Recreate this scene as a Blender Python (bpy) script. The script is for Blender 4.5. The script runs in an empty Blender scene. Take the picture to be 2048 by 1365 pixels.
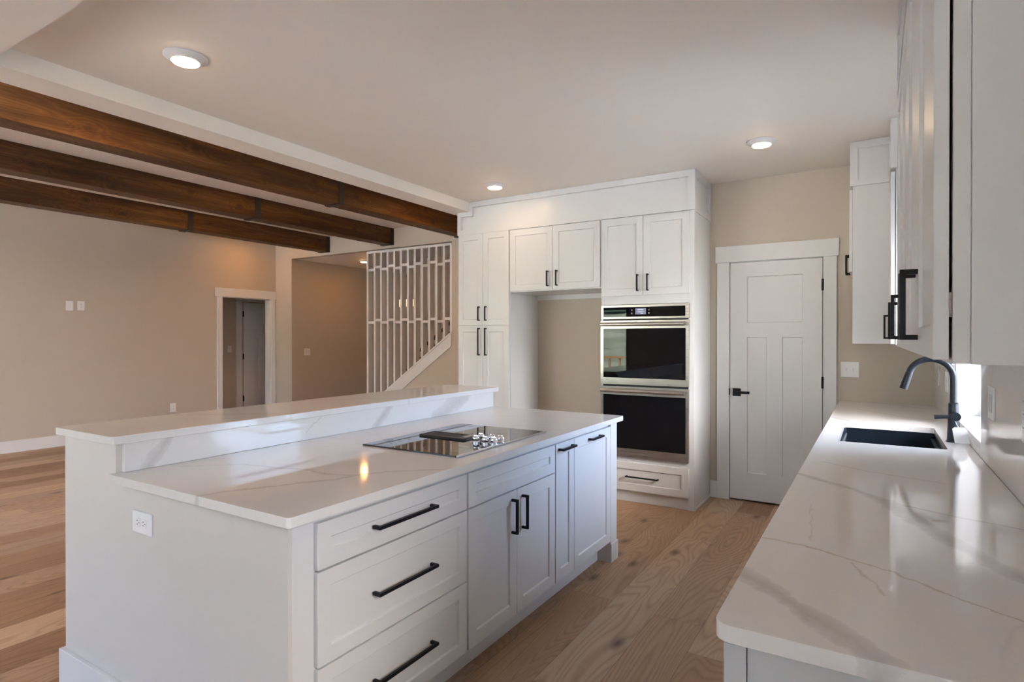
import bpy, bmesh, math, random
from mathutils import Vector, Matrix

# ------------------------------------------------------------------ scene, camera, world, light
scene = bpy.context.scene
C = scene.collection
PI = math.pi

cam_data = bpy.data.cameras.new('camera')
cam_data.sensor_fit = 'HORIZONTAL'
cam_data.sensor_width = 36.0
cam_data.lens = 1177.69 * 36.0 / 2048.0
cam_data.clip_start = 0.02
cam_data.clip_end = 500
cam = bpy.data.objects.new('camera', cam_data)
C.objects.link(cam)
cam.location = (0, 0, 1.385)
cam.rotation_euler = (PI / 2 - 0.0045367, 0, 0.552663)
scene.camera = cam

scene.view_settings.view_transform = 'Standard'
scene.view_settings.look = 'None'
scene.view_settings.exposure = 2.06
scene.view_settings.gamma = 1.0
scene.view_settings.use_curve_mapping = False
try:
    scene.cycles.use_denoising = True
    scene.cycles.max_bounces = 12
    scene.cycles.diffuse_bounces = 6
    scene.cycles.glossy_bounces = 5
    scene.cycles.transmission_bounces = 6
    scene.cycles.transparent_max_bounces = 12
    scene.cycles.sample_clamp_indirect = 8.0
except Exception:
    pass

SKY = 0.95          # daylight
SUN = 64.0
LAMP = 22.0         # recessed lamps, radiance of each lens
LAMP_COL = (1.0, 0.72, 0.45)
LIVING_LAMP = 45.0
world = bpy.data.worlds.new('world')
scene.world = world
world.use_nodes = True
wt = world.node_tree
wt.nodes.clear()
wo = wt.nodes.new('ShaderNodeOutputWorld')
wb = wt.nodes.new('ShaderNodeBackground')
ws = wt.nodes.new('ShaderNodeTexSky')
ws.sky_type = 'NISHITA'
ws.sun_disc = False
ws.sun_elevation = math.radians(38)
ws.sun_rotation = math.radians(120)
ws.air_density = 1.0
ws.dust_density = 3.5
wm = wt.nodes.new('ShaderNodeMixRGB')
wm.inputs[0].default_value = 0.55
wm.inputs[2].default_value = (2.3, 3.65, 6.4, 1)      # thin overcast
wt.links.new(ws.outputs[0], wm.inputs[1])
wt.links.new(wm.outputs[0], wb.inputs[0])
wb.inputs[1].default_value = SKY
wt.links.new(wb.outputs[0], wo.inputs[0])

sun = bpy.data.lights.new('sun', 'SUN')
sun.energy = SUN
sun.angle = math.radians(3)
sun.color = (0.97, 0.985, 1.0)
so = bpy.data.objects.new('sun', sun)
so.rotation_euler = (math.radians(-42), 0, math.radians(12))    # stands high on the far side of the house, never shines in
C.objects.link(so)


def portal(name, loc, rot, sx, sy):
    """sampling aid for the daylight that comes through an opening (emits nothing itself)"""
    l = bpy.data.lights.new(name, 'AREA')
    l.shape = 'RECTANGLE'
    l.size, l.size_y = sx, sy
    l.cycles.is_portal = True
    o = bpy.data.objects.new(name, l)
    o.location, o.rotation_euler = loc, rot
    C.objects.link(o)


portal('daylight_portal_sink', (0.60, 3.625, 1.55), (0, PI / 2, 0), 1.25, 1.12)
portal('daylight_portal_glass_door', (-5.2, -2.78, 1.05), (PI / 2, 0, 0), 1.45, 2.1)
portal('daylight_portal_living', (-7.75, -2.78, 1.6), (PI / 2, 0, 0), 1.6, 1.6)
portal('daylight_portal_fill_side', (0.60, 0.32, 1.5), (0, PI / 2, 0), 0.75, 0.72)
portal('daylight_portal_rear', (-1.6, -2.78, 1.25), (PI / 2, 0, 0), 0.75, 1.65)

# ------------------------------------------------------------------ materials


def nodes_of(name):
    m = bpy.data.materials.new(name)
    m.use_nodes = True
    nt = m.node_tree
    return m, nt, nt.nodes['Principled BSDF']


def nd(nt, typ, **kw):
    n = nt.nodes.new(typ)
    for k, v in kw.items():
        if k.startswith('i_'):
            key = k[2:]
            key = int(key) if key.isdigit() else key
            if isinstance(v, bpy.types.NodeSocket):
                nt.links.new(v, n.inputs[key])
            else:
                n.inputs[key].default_value = v
        else:
            setattr(n, k, v)
    return n


def mth(nt, op, a, b=None, c=None):
    n = nt.nodes.new('ShaderNodeMath')
    n.operation = op
    for i, v in enumerate((a, b, c)):
        if v is None:
            continue
        if isinstance(v, bpy.types.NodeSocket):
            nt.links.new(v, n.inputs[i])
        else:
            n.inputs[i].default_value = v
    return n.outputs[0]


def mixc(nt, fac, a, b, blend='MIX'):
    n = nt.nodes.new('ShaderNodeMixRGB')
    n.blend_type = blend
    for i, v in enumerate((fac, a, b)):
        if isinstance(v, bpy.types.NodeSocket):
            nt.links.new(v, n.inputs[i])
        else:
            n.inputs[i].default_value = v if not isinstance(v, tuple) or len(v) == 4 else (*v, 1)
    return n.outputs[0]


def ramp(nt, fac, stops):
    n = nt.nodes.new('ShaderNodeValToRGB')
    e = n.color_ramp.elements
    while len(e) < len(stops):
        e.new(0.5)
    for el, (p, c) in zip(e, stops):
        el.position = p
        el.color = (*c, 1) if len(c) == 3 else c
    nt.links.new(fac, n.inputs[0])
    return n.outputs[0]


def paint(name, col, rough=0.5, bump=0.02, scale=180.0, spec=0.4):
    m, nt, b = nodes_of(name)
    tc = nd(nt, 'ShaderNodeNewGeometry')
    n1 = nd(nt, 'ShaderNodeTexNoise', i_Vector=tc.outputs['Position'], i_Scale=2.0, i_Detail=2.0)
    c = mixc(nt, n1.outputs[0], tuple(x * 0.985 for x in col), tuple(min(1, x * 1.015) for x in col))
    nt.links.new(c, b.inputs['Base Color'])
    b.inputs['Roughness'].default_value = rough
    b.inputs['Specular IOR Level'].default_value = spec
    if bump:
        n2 = nd(nt, 'ShaderNodeTexNoise', i_Vector=tc.outputs['Position'], i_Scale=scale, i_Detail=2.0)
        bp = nd(nt, 'ShaderNodeBump', i_Strength=bump, i_Distance=0.002, i_Height=n2.outputs[0])
        nt.links.new(bp.outputs[0], b.inputs['Normal'])
    return m


def metal(name, col, rough, brushed=False, axis=0):
    m, nt, b = nodes_of(name)
    b.inputs['Base Color'].default_value = (*col, 1)
    b.inputs['Metallic'].default_value = 1.0
    b.inputs['Roughness'].default_value = rough
    tc = nd(nt, 'ShaderNodeNewGeometry')
    sc = [600.0, 600.0, 600.0]
    sc[axis] = 6.0
    mp = nd(nt, 'ShaderNodeMapping', i_Vector=tc.outputs['Position'], i_Scale=tuple(sc))
    n1 = nd(nt, 'ShaderNodeTexNoise', i_Vector=mp.outputs[0], i_Scale=1.0, i_Detail=1.0)
    r = mth(nt, 'MULTIPLY_ADD', n1.outputs[0], 0.12 if brushed else 0.03, rough - 0.03)
    nt.links.new(r, b.inputs['Roughness'])
    return m


def plain(name, col, rough=0.5, spec=0.5, coat=0.0):
    m, nt, b = nodes_of(name)
    tc = nd(nt, 'ShaderNodeNewGeometry')
    n1 = nd(nt, 'ShaderNodeTexNoise', i_Vector=tc.outputs['Position'], i_Scale=40.0, i_Detail=2.0)
    c = mixc(nt, n1.outputs[0], tuple(x * 0.96 for x in col), tuple(min(1, x * 1.04) for x in col))
    nt.links.new(c, b.inputs['Base Color'])
    b.inputs['Roughness'].default_value = rough
    b.inputs['Specular IOR Level'].default_value = spec
    b.inputs['Coat Weight'].default_value = coat
    return m


def emitter(name, col, strength, body=(0.9, 0.9, 0.9)):
    m, nt, b = nodes_of(name)
    b.inputs['Base Color'].default_value = (*body, 1)
    b.inputs['Emission Color'].default_value = (*col, 1)
    b.inputs['Emission Strength'].default_value = strength
    return m


def glass_pane(name, tint=(0.95, 0.97, 0.97)):
    m = bpy.data.materials.new(name)
    m.use_nodes = True
    nt = m.node_tree
    nt.nodes.clear()
    out = nd(nt, 'ShaderNodeOutputMaterial')
    t = nd(nt, 'ShaderNodeBsdfTransparent', i_Color=(*tint, 1))
    g = nd(nt, 'ShaderNodeBsdfGlossy', i_Color=(1, 1, 1, 1), i_Roughness=0.0)
    fr = nd(nt, 'ShaderNodeFresnel', i_IOR=1.45)
    mx = nd(nt, 'ShaderNodeMixShader')
    nt.links.new(fr.outputs[0], mx.inputs[0])
    nt.links.new(t.outputs[0], mx.inputs[1])
    nt.links.new(g.outputs[0], mx.inputs[2])
    nt.links.new(mx.outputs[0], out.inputs[0])
    return m


def quartz(name, veins=(), swap=False, rot=0.6, off=(0, 0, 0), base=(0.72, 0.70, 0.68), grey=(0.47, 0.44, 0.42), ochre=(0.56, 0.45, 0.33), amount=0.45):
    """white quartz; veins = (polyline, half width, strength, kind) lie where the slab has them"""
    m, nt, b = nodes_of(name)
    tc = nd(nt, 'ShaderNodeNewGeometry')
    pos = tc.outputs['Position']
    mp = nd(nt, 'ShaderNodeMapping', i_Vector=pos, i_Location=off, i_Rotation=(0, 0, rot))
    big = nd(nt, 'ShaderNodeTexNoise', i_Vector=mp.outputs[0], i_Scale=1.3, i_Detail=3.0, i_Roughness=0.55)
    fine = nd(nt, 'ShaderNodeTexNoise', i_Vector=mp.outputs[0], i_Scale=26.0, i_Detail=4.0, i_Roughness=0.65)
    wid = nd(nt, 'ShaderNodeTexNoise', i_Vector=mp.outputs[0], i_Scale=7.0, i_Detail=3.0)
    w1 = nd(nt, 'ShaderNodeVectorMath', operation='MULTIPLY_ADD')
    nt.links.new(big.outputs['Color'], w1.inputs[0])
    w1.inputs[1].default_value = (0.8, 0.5, 0.4)
    nt.links.new(mp.outputs[0], w1.inputs[2])
    st = nd(nt, 'ShaderNodeMapping', i_Vector=w1.outputs[0], i_Scale=(1.05, 0.42, 0.8))
    vo = nd(nt, 'ShaderNodeTexVoronoi', feature='DISTANCE_TO_EDGE', i_Vector=st.outputs[0], i_Scale=1.15)
    v = mth(nt, 'MAXIMUM', mth(nt, 'SUBTRACT', 1.0, mth(nt, 'DIVIDE', vo.outputs['Distance'], 0.012)), 0.0)
    brk = nd(nt, 'ShaderNodeTexNoise', i_Vector=w1.outputs[0], i_Scale=1.6, i_Detail=3.0)
    bm_ = ramp(nt, brk.outputs[0], [(0.44, (0, 0, 0)), (0.60, (1, 1, 1))])
    v = mth(nt, 'MULTIPLY', mth(nt, 'MULTIPLY', v, bm_), amount)
    acc = {'grey': v, 'ochre': None}
    # position in the slab's own plane, gently wobbled
    sp = nd(nt, 'ShaderNodeSeparateXYZ', i_0=pos)
    q = nd(nt, 'ShaderNodeCombineXYZ', i_0=sp.outputs[1] if swap else sp.outputs[0], i_1=sp.outputs[2] if swap else sp.outputs[1], i_2=0.0)
    wob = nd(nt, 'ShaderNodeVectorMath', operation='MULTIPLY_ADD')
    sub = nd(nt, 'ShaderNodeVectorMath', operation='SUBTRACT')
    nt.links.new(fine.outputs['Color'], sub.inputs[0])
    sub.inputs[1].default_value = (0.5, 0.5, 0.5)
    nt.links.new(sub.outputs[0], wob.inputs[0])
    wob.inputs[1].default_value = (0.035, 0.035, 0.0)
    nt.links.new(q.outputs[0], wob.inputs[2])
    for line, hw, strength, kind in veins:
        for (ax, ay), (bx_, by_) in zip(line, line[1:]):
            L = math.hypot(bx_ - ax, by_ - ay)
            d = ((bx_ - ax) / L, (by_ - ay) / L, 0)
            pa = nd(nt, 'ShaderNodeVectorMath', operation='SUBTRACT')
            nt.links.new(wob.outputs[0], pa.inputs[0])
            pa.inputs[1].default_value = (ax, ay, 0)
            dt = nd(nt, 'ShaderNodeVectorMath', operation='DOT_PRODUCT')
            nt.links.new(pa.outputs[0], dt.inputs[0])
            dt.inputs[1].default_value = d
            h = mth(nt, 'MINIMUM', mth(nt, 'MAXIMUM', dt.outputs['Value'], 0.0), L)
            sc = nd(nt, 'ShaderNodeVectorMath', operation='SCALE')
            sc.inputs[0].default_value = d
            nt.links.new(h, sc.inputs['Scale'])
            ds = nd(nt, 'ShaderNodeVectorMath', operation='DISTANCE')
            nt.links.new(pa.outputs[0], ds.inputs[0])
            nt.links.new(sc.outputs[0], ds.inputs[1])
            w = mth(nt, 'MULTIPLY', mth(nt, 'MULTIPLY_ADD', wid.outputs[0], 1.6, 0.2), hw)
            k = mth(nt, 'MAXIMUM', mth(nt, 'SUBTRACT', 1.0, mth(nt, 'DIVIDE', ds.outputs['Value'], w)), 0.0)
            k = mth(nt, 'MULTIPLY', mth(nt, 'POWER', k, 0.45), strength)
            acc[kind] = k if acc[kind] is None else mth(nt, 'MAXIMUM', acc[kind], k)
    mott = mth(nt, 'MULTIPLY_ADD', fine.outputs[0], 0.9, 0.45)
    c = mixc(nt, fine.outputs[0], base, tuple(x * 0.975 for x in base))
    if acc['ochre'] is not None:
        c = mixc(nt, mth(nt, 'MINIMUM', mth(nt, 'MULTIPLY', acc['ochre'], mott), 1.0), c, ochre)
    c = mixc(nt, mth(nt, 'MINIMUM', mth(nt, 'MULTIPLY', acc['grey'], mott), 1.0), c, grey)
    nt.links.new(c, b.inputs['Base Color'])
    b.inputs['Roughness'].default_value = 0.07
    b.inputs['Specular IOR Level'].default_value = 0.42
    return m


def wood_floor(name):
    m, nt, b = nodes_of(name)
    tc = nd(nt, 'ShaderNodeNewGeometry')
    sep = nd(nt, 'ShaderNodeSeparateXYZ', i_0=tc.outputs['Position'])
    W, L = 0.2365, 2.05
    xr = mth(nt, 'DIVIDE', mth(nt, 'ADD', sep.outputs[0], 20 * W + 1.412), W)
    row = mth(nt, 'FLOOR', xr)
    fx = mth(nt, 'FRACT', xr)
    rn = nd(nt, 'ShaderNodeTexWhiteNoise', noise_dimensions='1D', i_W=row)
    off = mth(nt, 'MULTIPLY_ADD', rn.outputs[0], 7.0, 20.0)
    for r_, yj in ((19, 2.042), (20, 2.921), (21, 4.115), (22, 2.880)):      # joints as laid in the aisle
        k = mth(nt, 'COMPARE', row, float(r_), 0.1)
        off = mth(nt, 'ADD', mth(nt, 'MULTIPLY', off, mth(nt, 'SUBTRACT', 1.0, k)), mth(nt, 'MULTIPLY', k, 20.0 + (-yj / L) % 1.0))
    ys = mth(nt, 'ADD', mth(nt, 'DIVIDE', sep.outputs[1], L), off)
    idx = mth(nt, 'FLOOR', ys)
    fy = mth(nt, 'FRACT', ys)
    key = nd(nt, 'ShaderNodeCombineXYZ', i_0=row, i_1=idx, i_2=0.0)
    pn = nd(nt, 'ShaderNodeTexWhiteNoise', noise_dimensions='3D', i_Vector=key.outputs[0])
    # per-plank shifted coordinates
    sh = nd(nt, 'ShaderNodeVectorMath', operation='MULTIPLY_ADD')
    nt.links.new(pn.outputs['Color'], sh.inputs[0])
    sh.inputs[1].default_value = (37.0, 23.0, 11.0)
    nt.links.new(tc.outputs['Position'], sh.inputs[2])
    # flowing grain: contour lines of a stretched noise
    g0 = nd(nt, 'ShaderNodeMapping', i_Vector=sh.outputs[0], i_Scale=(3.4, 0.62, 1.0))
    gn = nd(nt, 'ShaderNodeTexNoise', i_Vector=g0.outputs[0], i_Scale=1.0, i_Detail=1.5, i_Roughness=0.45, i_Distortion=0.35)
    rings = mth(nt, 'FRACT', mth(nt, 'MULTIPLY', gn.outputs[0], 38.0))
    rings = mth(nt, 'ABSOLUTE', mth(nt, 'SUBTRACT', rings, 0.5))
    rings = mth(nt, 'MULTIPLY', rings, 2.0)
    g1 = nd(nt, 'ShaderNodeMapping', i_Vector=sh.outputs[0], i_Scale=(150.0, 5.0, 1.0))
    fib = nd(nt, 'ShaderNodeTexNoise', i_Vector=g1.outputs[0], i_Scale=1.0, i_Detail=3.0, i_Roughness=0.6)
    g2 = nd(nt, 'ShaderNodeMapping', i_Vector=sh.outputs[0], i_Scale=(6.0, 0.9, 1.0))
    blot = nd(nt, 'ShaderNodeTexNoise', i_Vector=g2.outputs[0], i_Scale=1.0, i_Detail=3.0)
    base = ramp(nt, pn.outputs['Value'], [(0.0, (0.36, 0.215, 0.12)), (0.25, (0.49, 0.315, 0.19)), (0.5, (0.57, 0.39, 0.25)),
                                          (0.75, (0.53, 0.39, 0.28)), (1.0, (0.74, 0.54, 0.36))])
    c = mixc(nt, mth(nt, 'MULTIPLY', blot.outputs[0], 0.55), base, mixc(nt, 1.0, base, (0.62, 0.54, 0.50), 'MULTIPLY'))
    c = mixc(nt, mth(nt, 'MULTIPLY', mth(nt, 'POWER', rings, 2.6), 0.46), c, mixc(nt, 1.0, c, (0.50, 0.42, 0.36), 'MULTIPLY'))
    c = mixc(nt, mth(nt, 'MULTIPLY', fib.outputs[0], 0.60), c, mixc(nt, 1.0, c, (0.52, 0.46, 0.41), 'MULTIPLY'))
    # knots
    k0 = nd(nt, 'ShaderNodeMapping', i_Vector=sh.outputs[0], i_Scale=(4.2, 1.9, 1.0))
    kv = nd(nt, 'ShaderNodeTexVoronoi', voronoi_dimensions='2D', feature='F1', i_Vector=k0.outputs[0], i_Scale=0.62)
    kn = mth(nt, 'MAXIMUM', mth(nt, 'SUBTRACT', 1.0, mth(nt, 'DIVIDE', kv.outputs['Distance'], 0.095)), 0.0)
    c = mixc(nt, mth(nt, 'MULTIPLY', kn, 0.85), c, (0.045, 0.025, 0.016))
    # seams
    ex = mth(nt, 'MINIMUM', fx, mth(nt, 'SUBTRACT', 1.0, fx))
    ey = mth(nt, 'MULTIPLY', mth(nt, 'MINIMUM', fy, mth(nt, 'SUBTRACT', 1.0, fy)), L / W)
    e = mth(nt, 'MINIMUM', ex, ey)
    seam = mth(nt, 'MAXIMUM', mth(nt, 'SUBTRACT', 1.0, mth(nt, 'DIVIDE', e, 0.0085)), 0.0)
    c = mixc(nt, mth(nt, 'MULTIPLY', seam, 0.6), c, (0.05, 0.027, 0.015))
    nt.links.new(c, b.inputs['Base Color'])
    r = mth(nt, 'MULTIPLY_ADD', fib.outputs[0], 0.16, 0.40)
    nt.links.new(r, b.inputs['Roughness'])
    b.inputs['Specular IOR Level'].default_value = 0.32
    h = mth(nt, 'SUBTRACT', mth(nt, 'MULTIPLY', fib.outputs[0], 0.25), seam)
    bp = nd(nt, 'ShaderNodeBump', i_Strength=0.25, i_Distance=0.0015, i_Height=h)
    nt.links.new(bp.outputs[0], b.inputs['Normal'])
    return m


def wood_beam(name):
    m, nt, b = nodes_of(name)
    tc = nd(nt, 'ShaderNodeNewGeometry')
    oi = nd(nt, 'ShaderNodeObjectInfo')
    sh = nd(nt, 'ShaderNodeVectorMath', operation='MULTIPLY_ADD')
    sh.inputs[0].default_value = (13.0, 29.0, 7.0)
    nt.links.new(oi.outputs['Random'], sh.inputs[1])
    nt.links.new(tc.outputs['Position'], sh.inputs[2])
    ks = nd(nt, 'ShaderNodeSeparateXYZ', i_0=sh.outputs[0])
    k0 = nd(nt, 'ShaderNodeCombineXYZ', i_0=mth(nt, 'MULTIPLY', ks.outputs[1], 2.3), i_1=mth(nt, 'MULTIPLY', mth(nt, 'ADD', ks.outputs[2], ks.outputs[0]), 4.2), i_2=0.0)
    kv = nd(nt, 'ShaderNodeTexVoronoi', voronoi_dimensions='2D', feature='F1', i_Vector=k0.outputs[0], i_Scale=0.85)
    kd = kv.outputs['Distance']
    near = mth(nt, 'MAXIMUM', mth(nt, 'SUBTRACT', 1.0, mth(nt, 'DIVIDE', kd, 0.30)), 0.0)
    g0 = nd(nt, 'ShaderNodeMapping', i_Vector=sh.outputs[0], i_Scale=(7.0, 0.8, 11.0))
    gn = nd(nt, 'ShaderNodeTexNoise', i_Vector=g0.outputs[0], i_Scale=1.0, i_Detail=2.0, i_Distortion=0.5)
    gv = mth(nt, 'ADD', mth(nt, 'MULTIPLY', gn.outputs[0], 12.0), mth(nt, 'MULTIPLY', near, 3.2))
    rings = mth(nt, 'ABSOLUTE', mth(nt, 'SUBTRACT', mth(nt, 'FRACT', gv), 0.5))
    g1 = nd(nt, 'ShaderNodeMapping', i_Vector=sh.outputs[0], i_Scale=(120.0, 3.0, 120.0))
    fib = nd(nt, 'ShaderNodeTexNoise', i_Vector=g1.outputs[0], i_Scale=1.0, i_Detail=3.0)
    c = ramp(nt, gn.outputs[0], [(0.3, (0.070, 0.029, 0.009)), (0.52, (0.125, 0.053, 0.014)), (0.72, (0.21, 0.095, 0.026))])
    c = mixc(nt, mth(nt, 'MULTIPLY', rings, 1.5), c, mixc(nt, 1.0, c, (0.50, 0.40, 0.34), 'MULTIPLY'))
    c = mixc(nt, mth(nt, 'MULTIPLY', fib.outputs[0], 0.5), c, mixc(nt, 1.0, c, (0.6, 0.55, 0.5), 'MULTIPLY'))
    kc = mth(nt, 'MAXIMUM', mth(nt, 'SUBTRACT', 1.0, mth(nt, 'DIVIDE', kd, 0.12)), 0.0)
    c = mixc(nt, mth(nt, 'MULTIPLY', kc, 0.9), c, (0.035, 0.012, 0.006))
    nt.links.new(c, b.inputs['Base Color'])
    b.inputs['Roughness'].default_value = 0.55
    b.inputs['Specular IOR Level'].default_value = 0.3
    bp = nd(nt, 'ShaderNodeBump', i_Strength=0.3, i_Distance=0.002, i_Height=fib.outputs[0])
    nt.links.new(bp.outputs[0], b.inputs['Normal'])
    return m


def ground_mat(name):
    m, nt, b = nodes_of(name)
    tc = nd(nt, 'ShaderNodeNewGeometry')
    n1 = nd(nt, 'ShaderNodeTexNoise', i_Vector=tc.outputs['Position'], i_Scale=0.5, i_Detail=6.0)
    c = ramp(nt, n1.outputs[0], [(0.35, (0.09, 0.10, 0.055)), (0.6, (0.19, 0.185, 0.13))])
    sp = nd(nt, 'ShaderNodeSeparateXYZ', i_0=tc.outputs['Position'])
    far = mth(nt, 'MAXIMUM', mth(nt, 'LESS_THAN', sp.outputs[1], -15.0), mth(nt, 'GREATER_THAN', sp.outputs[0], 1.5))
    c = mixc(nt, far, (0.62, 0.595, 0.565), c)          # unseen concrete yard, added pale to bounce daylight up indoors
    nt.links.new(c, b.inputs['Base Color'])
    b.inputs['Roughness'].default_value = 0.95
    return m


WALL = paint('wall_paint_beige', (0.53, 0.462, 0.385), 0.55, 0.03)
IWALL = paint('island_wall_pale', (0.62, 0.59, 0.56), 0.5, 0.02)  # paler and greyer than WALL, on the island wall only
CEIL = paint('ceiling_paint_beige', (0.82, 0.765, 0.695), 0.6, 0.03)
TRIM = paint('trim_paint_white', (0.73, 0.725, 0.72), 0.35, 0)
CAB = paint('cabinet_lacquer_white', (0.66, 0.66, 0.66), 0.30, 0)
GAPM = plain('shadow_gap_dark', (0.03, 0.03, 0.03), 0.6)
BLACK = plain('matte_black_metal', (0.006, 0.007, 0.011), 0.42, 0.25)
BLKIRON = plain('black_iron', (0.022, 0.020, 0.018), 0.5)
STEEL = metal('brushed_steel', (0.50, 0.47, 0.44), 0.26, True, 0)
CHROME = metal('polished_chrome', (0.85, 0.85, 0.85), 0.04)
BGLASS = plain('black_oven_glass', (0.004, 0.004, 0.005), 0.02, 0.26)
COOKG = plain('black_ceramic_glass', (0.008, 0.008, 0.009), 0.025, 1.0, 0.4)
QUARTZ = quartz('veined_quartz', (
    ([(-0.243, 1.303), (-0.172, 1.248), (-0.123, 1.192), (-0.082, 1.154), (-0.039, 1.112), (0.006, 1.057)], 0.030, 0.62, 'grey'),
    ([(-0.232, 1.566), (-0.132, 1.549), (-0.053, 1.509), (0.03, 1.474), (0.131, 1.39), (0.216, 1.338), (0.36, 1.22)], 0.0055, 0.75, 'ochre'),
    ([(-0.042, 1.49), (0.016, 1.334)], 0.004, 0.5, 'ochre'),
    ([(-0.16, 1.95), (-0.13, 1.6)], 0.003, 0.35, 'ochre'),
    ([(-0.234, 2.366), (-0.065, 2.22), (0.024, 2.108)], 0.022, 0.55, 'grey'),
    ([(0.024, 2.108), (0.156, 1.767), (0.215, 1.65), (0.259, 1.57), (0.36, 1.47)], 0.030, 0.55, 'grey'),
    ([(0.05, 2.09), (0.182, 2.023), (0.326, 1.976)], 0.008, 0.5, 'grey'),
    ([(-0.178, 2.646), (-0.014, 2.54), (0.2, 2.46)], 0.010, 0.35, 'grey'),
    ([(0.036, 5.27), (0.16, 5.13), (0.297, 5.014)], 0.012, 0.5, 'grey'),
    ([(-0.235, 4.193), (-0.126, 4.025)], 0.012, 0.5, 'grey'),
    ([(-0.1, 4.75), (0.12, 4.45), (0.36, 4.3)], 0.012, 0.4, 'grey'),
), base=(0.86, 0.83, 0.80), amount=0.2)  # lighter base than the island slab makes up for weaker light here
QUARTZ_I = quartz('veined_quartz_island', (
    ([(-1.917, 1.435), (-1.823, 1.473), (-1.691, 1.459), (-1.585, 1.506), (-1.533, 1.603), (-1.386, 1.733)], 0.012, 0.6, 'grey'),
    ([(-1.80, 1.03), (-1.767, 1.141), (-1.69, 1.264), (-1.654, 1.343), (-1.60, 1.42), (-1.585, 1.506)], 0.013, 0.6, 'grey'),
    ([(-2.266, 1.251), (-2.1, 1.406), (-1.917, 1.435)], 0.007, 0.5, 'grey'),
    ([(-2.2, 1.72), (-2.05, 1.95), (-2.02, 2.2)], 0.005, 0.35, 'ochre'),
    ([(-1.75, 2.80), (-1.55, 3.02), (-1.36, 3.10)], 0.006, 0.4, 'grey'),
    ([(-2.1, 3.1), (-1.7, 3.3), (-1.40, 3.33)], 0.006, 0.35, 'grey'),
    ([(-2.75, 1.5), (-2.45, 1.75), (-2.33, 1.80)], 0.012, 0.4, 'ochre'),
    ([(-2.80, 2.2), (-2.55, 2.5), (-2.33, 2.62)], 0.014, 0.4, 'grey'),
), False, 0.35, (3.1, 0.7, 0.3), amount=0.15)
QUARTZ_U = quartz('veined_quartz_upstand', (
    ([(1.250, 1.0), (1.215, 0.955), (1.160, 0.89)], 0.022, 0.65, 'grey'),
    ([(2.472, 1.0), (2.42, 0.95), (2.350, 0.89)], 0.026, 0.65, 'grey'),
    ([(3.21, 1.0), (3.06, 0.95), (2.90, 0.89)], 0.055, 0.65, 'grey'),
    ([(2.0, 1.0), (1.93, 0.96), (1.90, 0.93)], 0.004, 0.5, 'grey'),
), True, 0.2, amount=0.0)
FLOOR = wood_floor('oak_plank_floor')
BEAM = wood_beam('stained_cedar_beam')
TREADM = plain('dark_stained_tread', (0.10, 0.045, 0.018), 0.4)
PLATE = plain('white_plastic', (0.80, 0.80, 0.80), 0.3)
PLATE2 = plain('white_plastic_inset', (0.68, 0.68, 0.68), 0.35)
SLOT = plain('outlet_slot_dark', (0.05, 0.05, 0.05), 0.6)
SINKM = plain('black_composite_sink', (0.010, 0.016, 0.026), 0.30, 0.4)
FAUC = plain('matte_black_faucet', (0.008, 0.011, 0.017), 0.30, 0.4)
TAGM = plain('white_card', (0.85, 0.87, 0.88), 0.6)
LENS = emitter('lamp_lens_warm', LAMP_COL, LAMP)
LENS_L = emitter('lamp_lens_living', (1.0, 0.44, 0.12), LIVING_LAMP)
SHADE = emitter('warm_glass_shade', (1.0, 0.66, 0.35), 0.25)
LCD = emitter('oven_display_lit', (0.42, 0.45, 0.68), 0.10, (0.02, 0.02, 0.03))
LCDTXT = emitter('oven_display_text', (0.85, 0.87, 1.0), 0.24, (0.02, 0.02, 0.03))
ICON = plain('grey_control_icons', (0.35, 0.33, 0.30), 0.5)
PANE = glass_pane('window_glass')
GRASS = ground_mat('dry_grass')
CONIF = plain('conifer_green', (0.02, 0.05, 0.025), 0.9)
BARK = plain('bark', (0.08, 0.05, 0.03), 0.9)
SIDE_GROUND = plain('dark_side_ground', (0.09, 0.095, 0.10), 0.95)
DECK = plain('deck_wood', (0.24, 0.12, 0.05), 0.8)
VINYL = plain('white_vinyl_frame', (0.82, 0.83, 0.84), 0.4)

# ------------------------------------------------------------------ mesh helpers


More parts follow.
